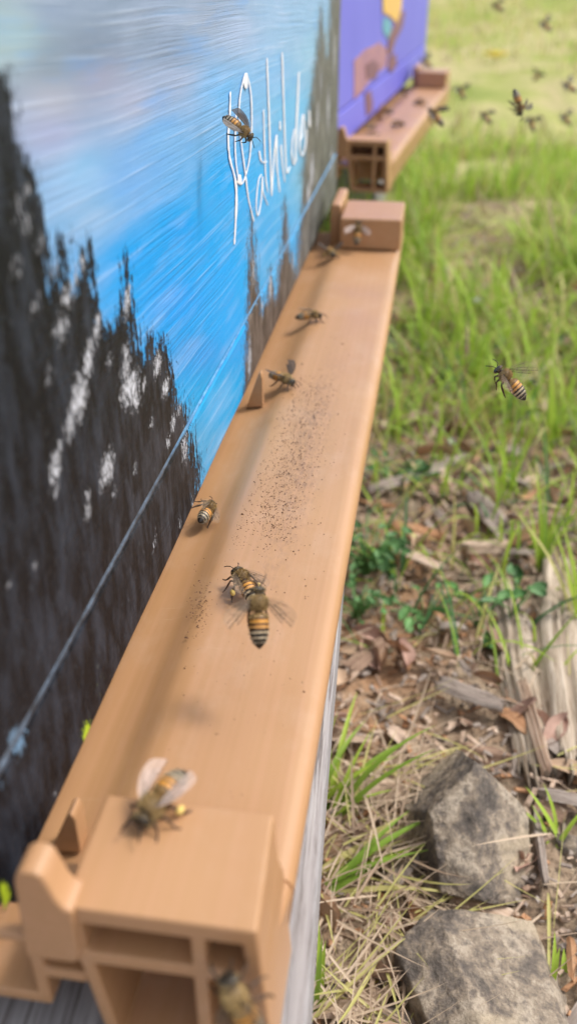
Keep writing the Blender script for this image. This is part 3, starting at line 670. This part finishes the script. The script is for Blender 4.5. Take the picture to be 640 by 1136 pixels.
def bee(kind, head, tail, up, label, wing='fold', mat='WING', pollen=False, L=13.9, group=None, detail=True, size=None):
    head, tail = Vector(head), Vector(tail); ax = (head-tail); ln = ax.length; s = size or ln/(.001*L); ax.normalize()
    up = Vector(up); up = (up-ax*up.dot(ax)).normalized(); sy = up.cross(ax)
    org = tail-ax*(-7.8*.001*s)
    t = empty('bee', (0, 0, 0), label, 'bee', group)
    R3 = Matrix((ax, sy, up)).transposed().to_4x4(); t.matrix_world = Matrix.Translation(org) @ R3 @ Matrix.Scale(s, 4)
    def part(nm, me, mw=None):
        o = bpy.data.objects.new(nm, me); C.objects.link(o); o.parent = t
        if mw is not None: o.matrix_local = mw
        return o
    part('body', BODY[kind])
    setp(part('fur', FURM), kind='stuff')
    if detail:
        for e in EYES: part('eye', e)
        for e in ANTS: part('antenna', e)
    if pollen: part('pollen_load', pol_mesh(1)); part('pollen_load', pol_mesh(-1))
    mt = {'WING': WING, 'WINGP': WINGP, 'WINGD': WINGD}[mat]
    for sd_ in (1, -1):
        for j, (Lw, Ww, xr) in enumerate(((9.0, 3.0, 3.0), (6.3, 2.2, 2.2))):
            key = (sd_, j, mat)
            if key not in WM: WM[key] = wing_mesh(sd_, Lw, Ww, mt)
            ang = {'fold': (163, 157)[j], 'spread': (96, 122)[j], 'half': (138, 142)[j], 'up': (125, 135)[j], 'slim': (172, 168)[j], 'raise': (181, 178)[j]}[wing]
            lift = {'fold': (3, 1)[j], 'spread': 14, 'half': 22, 'up': 48, 'slim': 6, 'raise': 12}[wing]
            m = Matrix.Translation((xr*.001, sd_*.0014, .00165-.0003*j)) @ Matrix.Rotation(math.radians(ang)*sd_, 4, 'Z') @ Matrix.Rotation(-math.radians(lift), 4, 'Y') @ Matrix.Rotation(math.radians(-8*sd_), 4, 'X')
            part('wing', WM[key], m)
    return t
def board_bee(kind, hp, tp, z, lab, up=(0, 0, 1), rz=0, **k):
    dz = .0031
    h, t_ = on_z(*hp, z+dz), on_z(*tp, z+dz); mid = (h+t_)/2; d = (h-t_).normalized()
    s = k.pop('s', .95); Lh = .00695*s
    return bee(kind, mid+d*Lh, mid-d*Lh, up, lab, **k)
def air_bee(hp, tp, D, lab, up=None, tilt=0, **k):
    """flying: ends seen at the two places, D metres off; tilt pushes the head away"""
    a, b = at_depth(*hp, D+tilt), at_depth(*tp, D-tilt)
    if up is None: up = Vector(CU)*.5-Vector(CF)*.8
    return bee('fly', a, b, up, lab, **k)
TOC = Vector(-CF)
# two in front
bee('walk', on_z(253, 616, .0068), on_z(286, 670, .0028), (.1, -.1, 1), 'honey bee carrying yellow pollen, walking on the board just above the flying one', wing='slim', pollen=True, size=1.0)
air_bee((286, 650), (288, 720), .205, 'honey bee with orange and black bands hovering low over the middle of the board', up=TOC+Vector((.1, 0, .2)), wing='half', tilt=.001)
board_bee('walk', (240, 552), (219, 584), -.003, 'striped bee squeezing out under the edge of the dark painted hive', wing='slim', s=.85, up=(.8, -.2, .7))
board_bee('walk', (157, 908), (203, 856), .017, 'bee with raised pale wings crouching on the near end block', wing='slim', mat='WINGP', s=1.02, pollen=True)
wall = on_x(262, 142, FX+.010)
Dw = (np.array(wall)-CP)@CF
air_bee((280, 153), (247, 128), Dw, 'dark banded bee in front of the first letter of the white painted name', up=Vector(CU)*.5+TOC, wing='slim', mat='WINGD')
board_bee('walk', (327, 424), (297, 413), 0, 'dark bee with spread wings beside the small upright fin', wing='half', mat='WINGD')
board_bee('walk', (357, 349), (327, 351), 0, 'small dark bee standing crosswise in the middle of the far board half', wing='slim', s=.9)
board_bee('walk', (375, 290), (359, 268), 0, 'bee with yellow pollen leaving the hive edge near the far block', wing='half', s=.9, mat='WINGD', pollen=True)
air_bee((398, 246), (395, 272), .52, 'pale greyish bee hovering against the far end block', wing='half', mat='WINGP')
bh = on_y(248, 1082, .0865); bt = on_y(284, 1150, .0850)
bee('walk', bh, bt, (0, -1, .25), 'pale furry bee clinging to the narrow opening at the near bottom corner', wing='slim', size=.95)
air_bee((551, 407), (584, 443), .30, 'orange and black banded bee flying alone over the grass at the right', wing='half', up=Vector(CU)*.35+TOC+Vector(CR)*.35)
air_bee((578, 128), (571, 98), .44, 'dark bee flying with wings spread against the pale lawn, upper right', wing='spread', mat='WINGD', tilt=.002, up=TOC*.6+Vector(CU))
AIR = [((546, 4), (559, 12), .95, 'blurred bee at the very top edge, left of another one'), ((600, 24), (611, 34), .9, 'blurred bee close under the top edge, far right'), ((533, 124), (546, 138), .85, 'blurred bee low and left of the dark spread-winged bee'),
       ((588, 128), (592, 148), .9, 'blurred bee just right below the dark spread-winged bee'), ((624, 92), (640, 102), .8, 'blurred bee cut by the right edge near the top'), ((622, 126), (634, 140), .9, 'blurred bee near the right edge above the tall grass'),
       ((474, 118), (494, 142), .62, 'blurred bee flying off beside the second landing board'), ((466, 64), (481, 76), 1.1, 'blurred bee above the far end of the second landing board'),
       ((508, 94), (516, 112), 1.0, 'faint blurred bee between the purple hive and the spread-winged bee'), ((600, 80), (590, 90), 1.15, 'faint blurred bee high over the lawn')]
for a, b, D, lab in AIR:
    L = math.dist(a, b)*D/PF; s = .0139/L; mx, my = (a[0]+b[0])/2, (a[1]+b[1])/2; s = min(max(s, .8), 1.15)
    air_bee((mx+(a[0]-mx)*s, my+(a[1]-my)*s), (mx+(b[0]-mx)*s, my+(b[1]-my)*s), D, lab, wing=random.choice(['spread', 'half']), mat='WINGD', group='bees in the air', detail=True)
for hx, hy, ang, lab in ((-.034, .26, 30, 'bee on the second landing board near its open end'), (-.045, .19, 110, 'bee at the purple hive edge on the nearest stretch of its board'), (-.056, .24, 80, 'bee tucked against the foot of the purple hive'),
                         (-.030, .40, 200, 'bee walking in the middle of the second landing board'), (-.054, .33, 150, 'bee at the purple hive foot, halfway along the board'), (-.056, .45, 60, 'bee at the purple hive foot towards the far end')):
    p = M2 @ Vector((hx, hy, .0031)); d = Vector((math.cos(math.radians(ang)), math.sin(math.radians(ang)), 0))*.0066
    bee('walk', p+d, p-d, (0, 0, 1), lab, wing='fold', mat='WINGD', group='bees on the second landing board')

# ------------------------------------------------------------------ crumbs and dirt on the landing board
SPK = simple('debris_crumb', (.10, .055, .035), (.20, .11, .07), 900, .9, .0001, .3)
v, f = [], []; R = random.Random(11)
def speck(x, y, r):
    b = len(v); a = R.random()*6.28; e = R.uniform(.5, 1)
    for k in range(6):
        t = a+k*math.pi/3; rr = r*R.uniform(.6, 1.1); v.append((x+rr*math.cos(t), y+rr*e*math.sin(t), .0001))
    v.append((x, y, .0001+r*R.uniform(.5, .9)))
    for k in range(6): f.append((b+k, b+(k+1) % 6, b+6))
for _ in range(3000):
    t = R.random(); px = 350+(292-350)*t**1.0+R.gauss(0, 13+9*t); py = 425+(598-425)*t+R.gauss(0, 12); p = on_z(px, py)
    if -.051 < p.x < -.021: speck(p.x, p.y, R.choice([.00007, .00009, .00012, .00018, .00026])*R.uniform(.7, 1.3))
for _ in range(160):
    p = on_z(225+R.gauss(0, 7), 675+R.gauss(0, 18)); speck(p.x, p.y, R.uniform(.0001, .0003))
for _ in range(330):
    p = on_z(250+R.gauss(0, 55), 700+R.gauss(0, 110)) if R.random() < .7 else on_z(340+R.gauss(0, 35), 480+R.gauss(0, 120))
    if -.051 < p.x < -.021 and p.y > .119: speck(p.x, p.y, R.uniform(.00008, .0003))
for px, py, r in ((380, 382, .0007), (207, 708, .0006), (240, 815, .0004), (269, 571, .0006), (337, 768, .0005), (205, 742, .0004), (335, 404, .0005), (271, 750, .0003)):
    p = on_z(px, py); speck(p.x, p.y, r)
setp(mk('debris_crumbs', v, f, SPK), 'dark crumbs and dust strewn along the middle of the landing board', 'debris', kind='stuff')

# ------------------------------------------------------------------ rocks
def rock_mat():
    M = MT('mottled_rock', .9, .25); P = M.mapped()
    n1 = M.noise(P, 50, 9, .72, .15); n2 = M.noise(P, 260, 6, .7); n3 = M.noise(P, 28, 3, .5)
    c = M.ramp(n1, [(.34, (.07, .062, .055)), (.43, (.19, .16, .135)), (.50, (.36, .29, .22)), (.56, (.54, .45, .35)), (.63, (.30, .25, .20)), (.72, (.14, .12, .10))])
    c = M.mix(M.ramp(n2, [(.35, (.75,)*3), (.5, (0, 0, 0))]), c, (.13, .11, .10))
    c = M.mix(M.ramp(n3, [(.56, (0, 0, 0)), (.62, (.6,)*3)]), c, (.58, .47, .33))
    M.col(c); M.bump(M.math('ADD', n1, M.math('MULTIPLY', n2, .5)), 1.0, .004); return M.m
ROCK = rock_mat()
def rock(loc, size, rz, seed, label, cut=9):
    bm = bmesh.new(); bmesh.ops.create_icosphere(bm, subdivisions=6, radius=1); R = random.Random(seed)
    planes = [(Vector((R.gauss(0, 1), R.gauss(0, 1), R.gauss(.2, .8))).normalized(), R.uniform(.50, .74)) for _ in range(cut+11)]
    for q in bm.verts:
        p = q.co.copy()
        for n, d in planes:
            e = p.dot(n)-d
            if e > 0: p -= n*e*.985
        p *= 1.28+.03*noise.noise(p*2.5+Vector((seed, 0, 0)))+.022*noise.noise(p*7)+.022*noise.noise(p*18)+.014*abs(noise.noise(p*34))
        p *= 1+.012*noise.noise(p*50)
        q.co = Vector((p.x*size[0], p.y*size[1], p.z*size[2]))
    me = bpy.data.meshes.new('rock'); bm.to_mesh(me); bm.free(); me.materials.append(ROCK); me.polygons.foreach_set('use_smooth', [True]*len(me.polygons))
    o = bpy.data.objects.new('rock', me); C.objects.link(o); o.location = loc; o.rotation_euler = (R.uniform(-.2, .2), R.uniform(-.2, .2), rz)
    return setp(o, label, 'rock', 'rocks beside the hive stand')
def ups(v_, dz): v_ = v_.copy(); v_.z += dz; return v_
rock(ups(G(514, 930), .003), (.034, .040, .026), .5, 12, 'mottled tan and dark grey rock lying above the lower one')
rock(ups(G(522, 1100), .002), (.033, .036, .022), -.3, 31, 'mottled brown rock cut by the bottom edge of the picture')
rock(ups(G(635, 945), .0), (.010, .008, .008), .2, 8, 'small dark stone at the right edge beside the upper rock', 6)
rock(ups(G(375, 1105), -.002), (.008, .007, .007), .9, 5, 'small pale stone among straw near the grey plank', 6)

# ------------------------------------------------------------------ wood pieces, chips, leaves, twigs
def wood_m(name, stops, rnd=None, sc=(60, 8, 60)):
    M = MT(name, .9, .2); g = M.noise(M.mapped((sc[0]*9, sc[1]*3, sc[2]*9)), 1, 6, .7, .3)
    c = M.ramp(g, stops)
    if rnd: c = M.mix(M.math('MULTIPLY', M.rand(), .75), c, rnd)
    M.col(c); M.bump(g, .9, .0008); return M.m
LOGM = wood_m('split_log_wood', [(.32, (.12, .085, .06)), (.44, (.34, .27, .20)), (.56, (.52, .43, .34)), (.7, (.66, .58, .48))])
CH = [wood_m('chip_pale', [(.3, (.36, .24, .17)), (.5, (.55, .41, .31)), (.7, (.68, .55, .44))]), wood_m('chip_grey', [(.3, (.20, .16, .14)), (.5, (.34, .28, .24)), (.7, (.46, .40, .35))]),
      wood_m('chip_brown', [(.3, (.16, .10, .07)), (.5, (.32, .21, .15)), (.7, (.44, .32, .23))]), wood_m('chip_orange', [(.3, (.32, .15, .07)), (.5, (.48, .26, .14)), (.7, (.58, .36, .22))])]
def slab(name, L, W, T, seed, mat, ragged=.12, nl=44, nw=16, bend=0):
    """split wood along +y: ragged ends, grooved along the grain, uneven sides"""
    R = random.Random(seed); v, f = [], []
    gro = [R.gauss(0, 1) for _ in range(nw+1)]; e0 = [R.uniform(0, ragged) for _ in range(nw+1)]; e1 = [R.uniform(0, ragged) for _ in range(nw+1)]
    for side in (1, -1):
        for i in range(nl+1):
            for j in range(nw+1):
                u, t = i/nl, j/nw; y = (-.5+e0[j]+(1-e0[j]-e1[j])*u)*L
                ww = W*(1+.16*noise.noise(Vector((u*4, seed, 0))))*(1-.25*abs(2*u-1)**3)
                x = (t-.5)*ww+.08*W*noise.noise(Vector((u*3, seed+4, 1))); pr = math.sqrt(max(0, 1-(2*t-1)**4))
                z = side*T*.5*pr*(1+.25*noise.noise(Vector((u*5, t*2, seed))))+(T*.16*gro[j]+T*.22*noise.noise(Vector((t*14, u*2.4, seed)))+T*.1*noise.noise(Vector((t*40, u*7, seed))))*pr*(1 if side > 0 else .4)
                z += bend*(1-(2*u-1)**2)*L
                v.append((x, y, z))
    n = (nl+1)*(nw+1)
    for i in range(nl):
        for j in range(nw):
            a = i*(nw+1)+j; f.append((a, a+1, a+nw+2, a+nw+1)); f.append((n+a, n+a+nw+1, n+a+nw+2, n+a+1))
    for j in range(nw): a = j; f.append((a+1, a, n+a, n+a+1)); a = nl*(nw+1)+j; f.append((a, a+1, n+a+1, n+a))
    for i in range(nl): a = i*(nw+1); b = a+nw+1; f.append((a, b, n+b, n+a)); a += nw; b += nw; f.append((b, a, n+a, n+b))
    me = bpy.data.meshes.new(name); me.from_pydata(v, [], f); me.materials.append(mat)
    if nl > 10: me.polygons.foreach_set('use_smooth', [True]*len(me.polygons))
    me.update(); return me
def lay(me, name, p0, p1, z, roll, label, cat, group=None, pitch=0):
    o = bpy.data.objects.new(name, me); C.objects.link(o); d = p1-p0; mid = (p0+p1)/2
    o.location = (mid.x, mid.y, z); o.rotation_euler = (pitch, roll, math.atan2(-d.x, d.y)); return setp(o, label, cat, group)
a, b = G(556, 655), G(597, 885); L = (a-b).length
lay(slab('wood_slab', L*1.1, .020, .009, 3, LOGM, .16), 'wood_slab', b, a, GZ+.005, -.12, 'long weathered split log piece with a dark hollow on its left', 'wood')
a, b = G(612, 640), G(634, 875); L = (a-b).length
lay(slab('wood_slab', L*1.1, .024, .010, 9, LOGM, .14), 'wood_slab', b, a, GZ+.007, .10, 'wide pale grooved log piece at the right edge of the picture', 'wood')
a, b = G(574, 775), G(604, 885); L = (a-b).length
lay(slab('wood_splinter', L, .0055, .005, 14, CH[0]), 'wood_splinter', b, a, GZ+.0115, .2, 'narrow white splinter lying on the split log piece', 'wood')
def named_chip(pa_, pb_, W, T, seed, m, label, dz=.007, roll=.1, cat='wood chip'):
    a, b = G(*pa_), G(*pb_); L = (a-b).length; z = gz((a.x+b.x)/2, (a.y+b.y)/2)+dz
    lay(slab('wood_chip', L, W, T, seed, CH[m], .15, 20, 8), 'wood_chip', a, b, z, roll, label, cat, 'wood chips on the soil')
named_chip((435, 625), (494, 652), .009, .003, 2, 0, 'pale pinkish wood chip slanting on the orange soil', .010, -.2)
named_chip((430, 592), (490, 606), .011, .004, 3, 3, 'broad tan chip lying above the pale pinkish one')
named_chip((508, 618), (566, 616), .010, .006, 4, 0, 'blocky cream chip just above the split log piece')
named_chip((480, 780), (556, 808), .010, .004, 5, 1, 'long grey brown chip touching the left side of the log', .010)
named_chip((378, 888), (450, 886), .012, .004, 6, 0, 'flat pale chip between the plank and the upper rock')
named_chip((404, 562), (520, 520), .008, .005, 7, 1, 'thin grey stick lying across the soil beside the board', .009)
named_chip((420, 480), (470, 462), .012, .003, 8, 0, 'curved pale bark flake at the foot of the tall grass')
named_chip((520, 560), (560, 600), .013, .006, 9, 1, 'curved grey root piece above the cream chip')
named_chip((570, 432), (612, 404), .016, .004, 10, 0, 'pale pinkish bark flake behind the banded flying bee', .012)
named_chip((590, 905), (604, 1000), .0035, .0035, 15, 1, 'thin grey stick standing beside the right flank of the upper rock', .002)
named_chip((380, 760), (430, 722), .010, .004, 16, 2, 'brown bark flake beside the board below the leafy clump')
# chips, one by one
chips = [slab('wood_chip', R.uniform(.012, .030), R.uniform(.005, .011), R.uniform(.0018, .0040), 20+k, CH[(0, 1, 2, 3, 1, 2, 0, 2, 1, 3)[k]], .3, 5, 2, R.uniform(-.08, .1)) for k in range(10)]
R = random.Random(5); cnt = 0
while cnt < 270:
    x, y = R.uniform(-.07, .17), R.uniform(.10, 1.05)
    if R.random() > (1.0 if y < .65 else max(.1, 1.3-y)): continue
    if noise.noise(Vector((x*14, y*14, 2))) < -.35: continue
    o = bpy.data.objects.new('wood_chip', R.choice(chips)); C.objects.link(o); s = R.uniform(.5, 1.45)
    o.location = (x, y, gz(x, y)+.002+.004*R.random()); o.rotation_euler = (R.gauss(0, .25), R.gauss(0, .3), R.random()*6.28); o.scale = (s,)*3
    kd = {'chip_pale': 'pale tan', 'chip_grey': 'grey brown', 'chip_brown': 'dark brown', 'chip_orange': 'orange brown'}[o.data.materials[0].name]
    setp(o, 'small %s wood chip lying loose in the litter' % kd, 'wood chip', kd+' wood chips scattered over the soil'); cnt += 1
# fallen leaves
LFM = [simple('dry_leaf_tan', (.58, .42, .29), (.40, .27, .18), 90, .7), simple('dry_leaf_brown', (.30, .18, .11), (.44, .28, .17), 90, .7), simple('dry_leaf_pink', (.52, .34, .27), (.36, .22, .17), 90, .7)]
def leaf_mesh(name, L, W, curl, mat, seed, nu=7, nv=4):
    v, f = [], []; R_ = random.Random(seed); tw = R_.uniform(-.8, .8)
    for i in range(nu+1):
        u = i/nu; w_ = W*math.sin(math.pi*min(1, u*.96+.04))**.75
        for j in range(nv+1):
            t = j/nv*2-1; z = curl*W*(t*t)*1.2+curl*L*.3*math.sin(u*3)+t*tw*u*W*.4; v.append((t*w_/2*(1+.12*noise.noise(Vector((u*9, t*3, seed)))), (u-.5)*L, z-.1*W*(1-abs(t))))
    for i in range(nu):
        for j in range(nv): a = i*(nv+1)+j; f.append((a, a+1, a+nv+2, a+nv+1))
    me = bpy.data.meshes.new(name); me.from_pydata(v, [], f); me.materials.append(mat); me.polygons.foreach_set('use_smooth', [True]*len(f)); me.update(); return me
lvs = [leaf_mesh('dry_leaf', R.uniform(.016, .032), R.uniform(.008, .014), R.uniform(.1, .6), LFM[k % 3], k) for k in range(9)]
for _ in range(200):
    x, y = R.uniform(-.06, .17), R.uniform(.10, .85)
    o = bpy.data.objects.new('dry_leaf', R.choice(lvs)); C.objects.link(o); s = R.uniform(.5, 1.0); o.scale = (s,)*3
    o.location = (x, y, gz(x, y)+.004+.005*R.random()); o.rotation_euler = (R.gauss(0, .5), R.gauss(0, .5), R.random()*6.28)
    kd = {'dry_leaf_tan': 'tan', 'dry_leaf_brown': 'dark brown', 'dry_leaf_pink': 'pinkish'}[o.data.materials[0].name]
    setp(o, 'small dry %s leaf curled up in the litter' % kd, 'leaf', kd+' fallen dry leaves')
# crumbs of mulch: uncountable
v, f = [], []; mi = []
for _ in range(14000):
    x, y = R.uniform(-.09, .22), R.uniform(.06, 1.3)
    L, W = R.uniform(.002, .009), R.uniform(.0008, .0028); a = R.random()*6.28; z = gz(x, y)+R.uniform(0, .004); c, s = math.cos(a), math.sin(a); b = len(v); ti = R.gauss(0, .5); T = W*.35; dz = L*math.sin(ti)
    for sx, sy, sz in ((-1, -1, 0), (1, -.8, 0), (.8, 1, 0), (-1, .9, 0), (-.7, -.8, 1), (.8, -.6, 1), (.6, .9, 1), (-.8, .7, 1)):
        lx_, ly_ = sx*W/2, sy*L/2; v.append((x+c*lx_-s*ly_, y+s*lx_+c*ly_, z+sz*T+dz*sy*.5))
    f += [(b+4, b+5, b+6, b+7), (b, b+1, b+5, b+4), (b+1, b+2, b+6, b+5), (b+2, b+3, b+7, b+6), (b+3, b, b+4, b+7)]; mi += [R.choice([0, 1, 2, 0, 3, 1])]*5
setp(mk('mulch_crumbs', v, f, mats=CH, midx=mi), 'fine wood mulch and crumbs covering the soil', 'mulch', kind='stuff')
# ribbons: grass, straw
def blade(v, f, mi, p, L, W, a, lean, curl, m, seg=5):
    b = len(v); d = Vector((math.cos(a), math.sin(a), 0)); sd_ = Vector((-d.y, d.x, 0)); q = Vector(p); el = math.pi/2-lean
    for i in range(seg+1):
        u = i/seg; w_ = W*.5*(1-u**2.2)*(.65+.35*min(1, u*5)); up_ = Vector((0, 0, w_*.5))
        v.append(tuple(q-sd_*w_+up_)); v.append(tuple(q)); v.append(tuple(q+sd_*w_+up_))
        q = q+(d*math.cos(el)+Vector((0, 0, math.sin(el))))*L/seg; el -= curl/seg
        if i: k = b+(i-1)*3; f += [(k, k+1, k+4, k+3), (k+1, k+2, k+5, k+4)]; mi += [m, m]
def grass_m(name, c1, c2, trans=.35):
    M = MT(name, .5, .3); c = M.mix(M.noise(M.mapped(), 45, 3), c1, c2); M.col(c)
    tr = M.n('ShaderNodeBsdfTranslucent'); M.l(c, tr.inputs[0]); ms = M.n('ShaderNodeMixShader'); ms.inputs[0].default_value = trans
    out = M.t.nodes['Material Output']; M.l(M.b.outputs[0], ms.inputs[1]); M.l(tr.outputs[0], ms.inputs[2]); M.l(ms.outputs[0], out.inputs[0]); return M.m
GR = [grass_m('grass_bright', (.34, .54, .05), (.52, .66, .11)), grass_m('grass_mid', (.22, .40, .045), (.36, .50, .09)), grass_m('grass_yellow', (.52, .52, .15), (.66, .58, .27)), grass_m('straw', (.50, .36, .25), (.30, .22, .16), .2), grass_m('grass_blue_green', (.07, .20, .08), (.12, .27, .10)), grass_m('pale_straw', (.66, .52, .38), (.52, .40, .29), .2)]
v, f, mi = [], [], []; R = random.Random(21)
for _ in range(10000):                                   # tall bright grass
    y = R.uniform(.60, 1.75); x = R.uniform(-.12, .10+.24*y)
    if y < .95 and R.random() > (y-.52)*2.0: continue
    if noise.noise(Vector((x*9, y*6, 4))) < -.10: continue
    h = R.uniform(.035, .11)*(1 if y < 1.15 else max(.35, 1-(y-1.15)*1.1))
    blade(v, f, mi, (x, y, gz(x, y)-.002), h, R.uniform(.0018, .0042), R.random()*6.28, abs(R.gauss(.28, .3)), R.uniform(.1, 1.7), R.choices([0, 1, 2, 3], [6, 2.6, 2.2+2*max(0, y-1.2), 1.2])[0], 4)
setp(mk('tall_grass', v, f, mats=GR, midx=mi, smooth=True), 'tall bright green grass growing beyond the bare soil', 'grass', kind='stuff')
v, f, mi = [], [], []
for _ in range(30000):                                   # lawn running off
    y = 1.6+6.5*R.random()**1.6; x = R.uniform(-.5-.35*y, .35+.45*y)
    n = noise.noise(Vector((x*2.3, y*1.7, 8)))
    if 1.7 < y < 3.0 and R.random() < .80+.6*n: continue
    if n < -.3 and R.random() < .6: continue
    h = R.uniform(.02, .05)
    blade(v, f, mi, (x, y, gz(x, y)-.002), h, R.uniform(.003, .007), R.random()*6.28, abs(R.gauss(.3, .3)), R.uniform(.1, 1.2), R.choices([0, 1, 2, 3], [3, 1.4, 5, 2])[0], 2)
setp(mk('lawn_grass', v, f, mats=GR, midx=mi, smooth=True), 'short yellowish green lawn fading out behind', 'grass', kind='stuff')
v, f, mi = [], [], []
for _ in range(1100):                                    # loose straw by the plank
    if R.random() < .4: x, y = R.gauss(-.004, .012), R.uniform(.13, .30)
    else: x, y = R.uniform(-.06, .16), R.uniform(.12, 1.1)
    blade(v, f, mi, (x, y, gz(x, y)+R.uniform(.001, .010)), R.uniform(.015, .055), R.uniform(.0003, .0014), R.gauss(.3, 1.4), R.uniform(1.1, 1.6), R.uniform(-.6, .9), R.choice([3, 5, 5, 2]), 5)
setp(mk('dry_straw', v, f, mats=GR, midx=mi, smooth=True), 'dry straw and dead grass blades lying on the soil', 'straw', kind='stuff')
v, f, mi = [], [], []
for _ in range(1700):                                     # thin grass between the chips
    x, y = R.uniform(-.03, .17), R.uniform(.35, .85)
    if R.random() > .12+1.5*(y-.38)+x*1.6: continue
    blade(v, f, mi, (x, y, gz(x, y)-.002), R.uniform(.02, .07), R.uniform(.0010, .0026), R.random()*6.28, abs(R.gauss(.45, .35)), R.uniform(.1, 1.7), R.choices([0, 1, 2, 4], [5, 3, 1, 2])[0], 5)
setp(mk('sparse_grass', v, f, mats=GR, midx=mi, smooth=True), 'thin green grass coming up between the wood chips', 'grass', kind='stuff')
def tuft(pix, n, Lr, Wr, az, azs, lean, curl, mats_, label, seed, up_=0):
    R_ = random.Random(seed); p = G(*pix); v, f, mi = [], [], []; z = gz(p.x, p.y)
    for _ in range(n): blade(v, f, mi, (R_.gauss(0, .003), R_.gauss(0, .003), up_-.002), R_.uniform(*Lr), R_.uniform(*Wr), R_.gauss(az, azs), R_.uniform(*lean), R_.uniform(*curl), R_.choice(mats_), 9)
    o = mk('grass_tuft', v, f, mats=GR, midx=mi, smooth=True); o.location = (p.x, p.y, z)
    setp(o, label, 'grass tuft', 'grass tufts by the plank')
tuft((352, 985), 9, (.035, .066), (.0020, .0036), .55, .22, (.7, 1.1), (.3, .8), [0, 1, 2], 'tuft of long arching green blades reaching over the gap between the rocks', 1)
tuft((356, 905), 11, (.03, .062), (.0018, .0034), 1.0, .5, (.3, .8), (.5, 1.3), [1, 0, 1], 'arching green tuft beside the plank above the flat pale chip', 2)
tuft((352, 1120), 4, (.02, .035), (.002, .003), 1.6, .5, (.1, .4), (.2, .5), [1, 0], 'short upright green tuft at the bottom beside the plank', 3)
tuft((606, 935), 6, (.012, .03), (.0018, .003), 1.5, 1.4, (.1, .7), (.2, .8), [0], 'small bright green sprout right of the upper rock', 4)
tuft((618, 1096), 5, (.010, .02), (.0018, .003), 1.5, 1.6, (.3, .9), (.2, .8), [0], 'small bright green sprout near the bottom right corner', 5)
tuft((505, 745), 3, (.04, .06), (.0016, .0024), 2.2, .3, (.1, .3), (.2, .5), [4, 1], 'upright dark green blades left of the split log', 6)
tuft((600, 640), 9, (.04, .09), (.0016, .003), 1.4, 1.2, (.05, .4), (.2, .9), [0, 0, 1], 'tall bright grass tuft rising behind the log pieces', 7)
tuft((640, 700), 9, (.04, .09), (.0016, .003), 1.8, 1.0, (.05, .4), (.2, .9), [0, 0, 2], 'bright grass tuft at the right edge over the log', 8)
tuft((560, 560), 8, (.04, .08), (.0016, .003), 1.4, 1.4, (.05, .4), (.2, .9), [0, 1], 'green tuft above the cream chip', 9)
tuft((612, 500), 12, (.05, .10), (.0018, .0034), 1.6, 1.0, (.05, .35), (.2, .8), [0, 0, 2], 'bright yellow-green tuft below the banded flying bee', 10)
tuft((440, 640), 12, (.03, .06), (.0014, .0026), 2.6, .9, (.3, .9), (.3, 1.2), [1, 4], 'green tuft leaning towards the landing board edge', 12)
# broad-leaved weeds
WEED = [simple('weed_leaf_dark', (.06, .15, .05), (.13, .26, .09), 120, .5, .0003, .4), simple('weed_leaf_green', (.09, .22, .07), (.16, .33, .10), 120, .5, .0003, .4)]
def weed(pix, n, spread, h, Lr, m, label, seed):
    R_ = random.Random(seed); p = G(*pix); t = empty('leafy_weed', (p.x, p.y, gz(p.x, p.y)), label, 'weed', 'leafy weeds beside the hive')
    v, f, mi = [], [], []; ml = [leaf_mesh('leaf', R_.uniform(*Lr), R_.uniform(.35, .5)*Lr[1], .15, WEED[m], seed*9+k) for k in range(3)]
    for _ in range(n):
        a = R_.random()*6.28; r = spread*math.sqrt(R_.random()); hh = h*R_.uniform(.4, 1); e = Vector((r*math.cos(a), r*math.sin(a), hh))
        k = len(f); tube(v, f, [(0, 0, -.002), (e.x*.3, e.y*.3, hh*.6), tuple(e)], [.0006, .0005, .0004], 5)
        o = bpy.data.objects.new('leaf', R_.choice(ml)); C.objects.link(o); o.parent = t; o.location = e+Vector((math.cos(a), math.sin(a), 0))*.004; o.rotation_euler = (R_.gauss(0, .35), R_.gauss(0, .35), a-math.pi/2)
    mk('stem', v, f, WEED[1], t, True)
weed((405, 640), 34, .020, .032, (.005, .011), 0, 'dark green leafy clump close against the outer edge of the board', 3)
weed((395, 690), 22, .015, .025, (.005, .010), 0, 'lower dark leafy clump beside the board edge', 4)
weed((530, 700), 7, .020, .020, (.008, .013), 1, 'broad blue-green leaves sprouting at the head of the log', 5)
weed((470, 690), 12, .024, .018, (.005, .010), 1, 'low green weed on the soil left of the log', 6)
weed((430, 545), 14, .028, .02, (.007, .012), 0, 'dark weed beside the board below the tall grass', 7)
weed((566, 700), 5, .012, .026, (.010, .015), 0, 'three-leaved dark sprig lying over the split log', 8)
# fallen petals and little flowers in the grass
FLW = simple('white_petal', (.8, .8, .76), (.7, .7, .72), 200, .6); FLY = simple('yellow_petal', (.8, .65, .08), (.85, .72, .2), 200, .6)
def flower(pix, h, r, m, label):
    p = G(*pix); v, f = [], []; t = empty('flower', (p.x, p.y, gz(p.x, p.y)), label, 'flower'); tube(v, f, [(0, 0, 0), (.002, 0, h*.5), (0, 0, h)], [.0006]*3, 5); mk('stem', v, f, GR[1], t, True)
    for k in range(6):
        me = leaf_mesh('petal', r, r*.55, .2, m, k); o = bpy.data.objects.new('petal', me); C.objects.link(o); o.parent = t; a = k*math.pi/3
        o.location = (r*.5*math.cos(a), r*.5*math.sin(a), h); o.rotation_euler = (.3, 0, a-math.pi/2)
flower((502, 500), .012, .006, FLW, 'small white flower low in the grass beside the grey stick')
flower((524, 372), .03, .006, FLW, 'small white flower in the tall grass near the board')
flower((548, 72), .02, .035, FLY, 'blurred yellow flower in the lawn at the top')
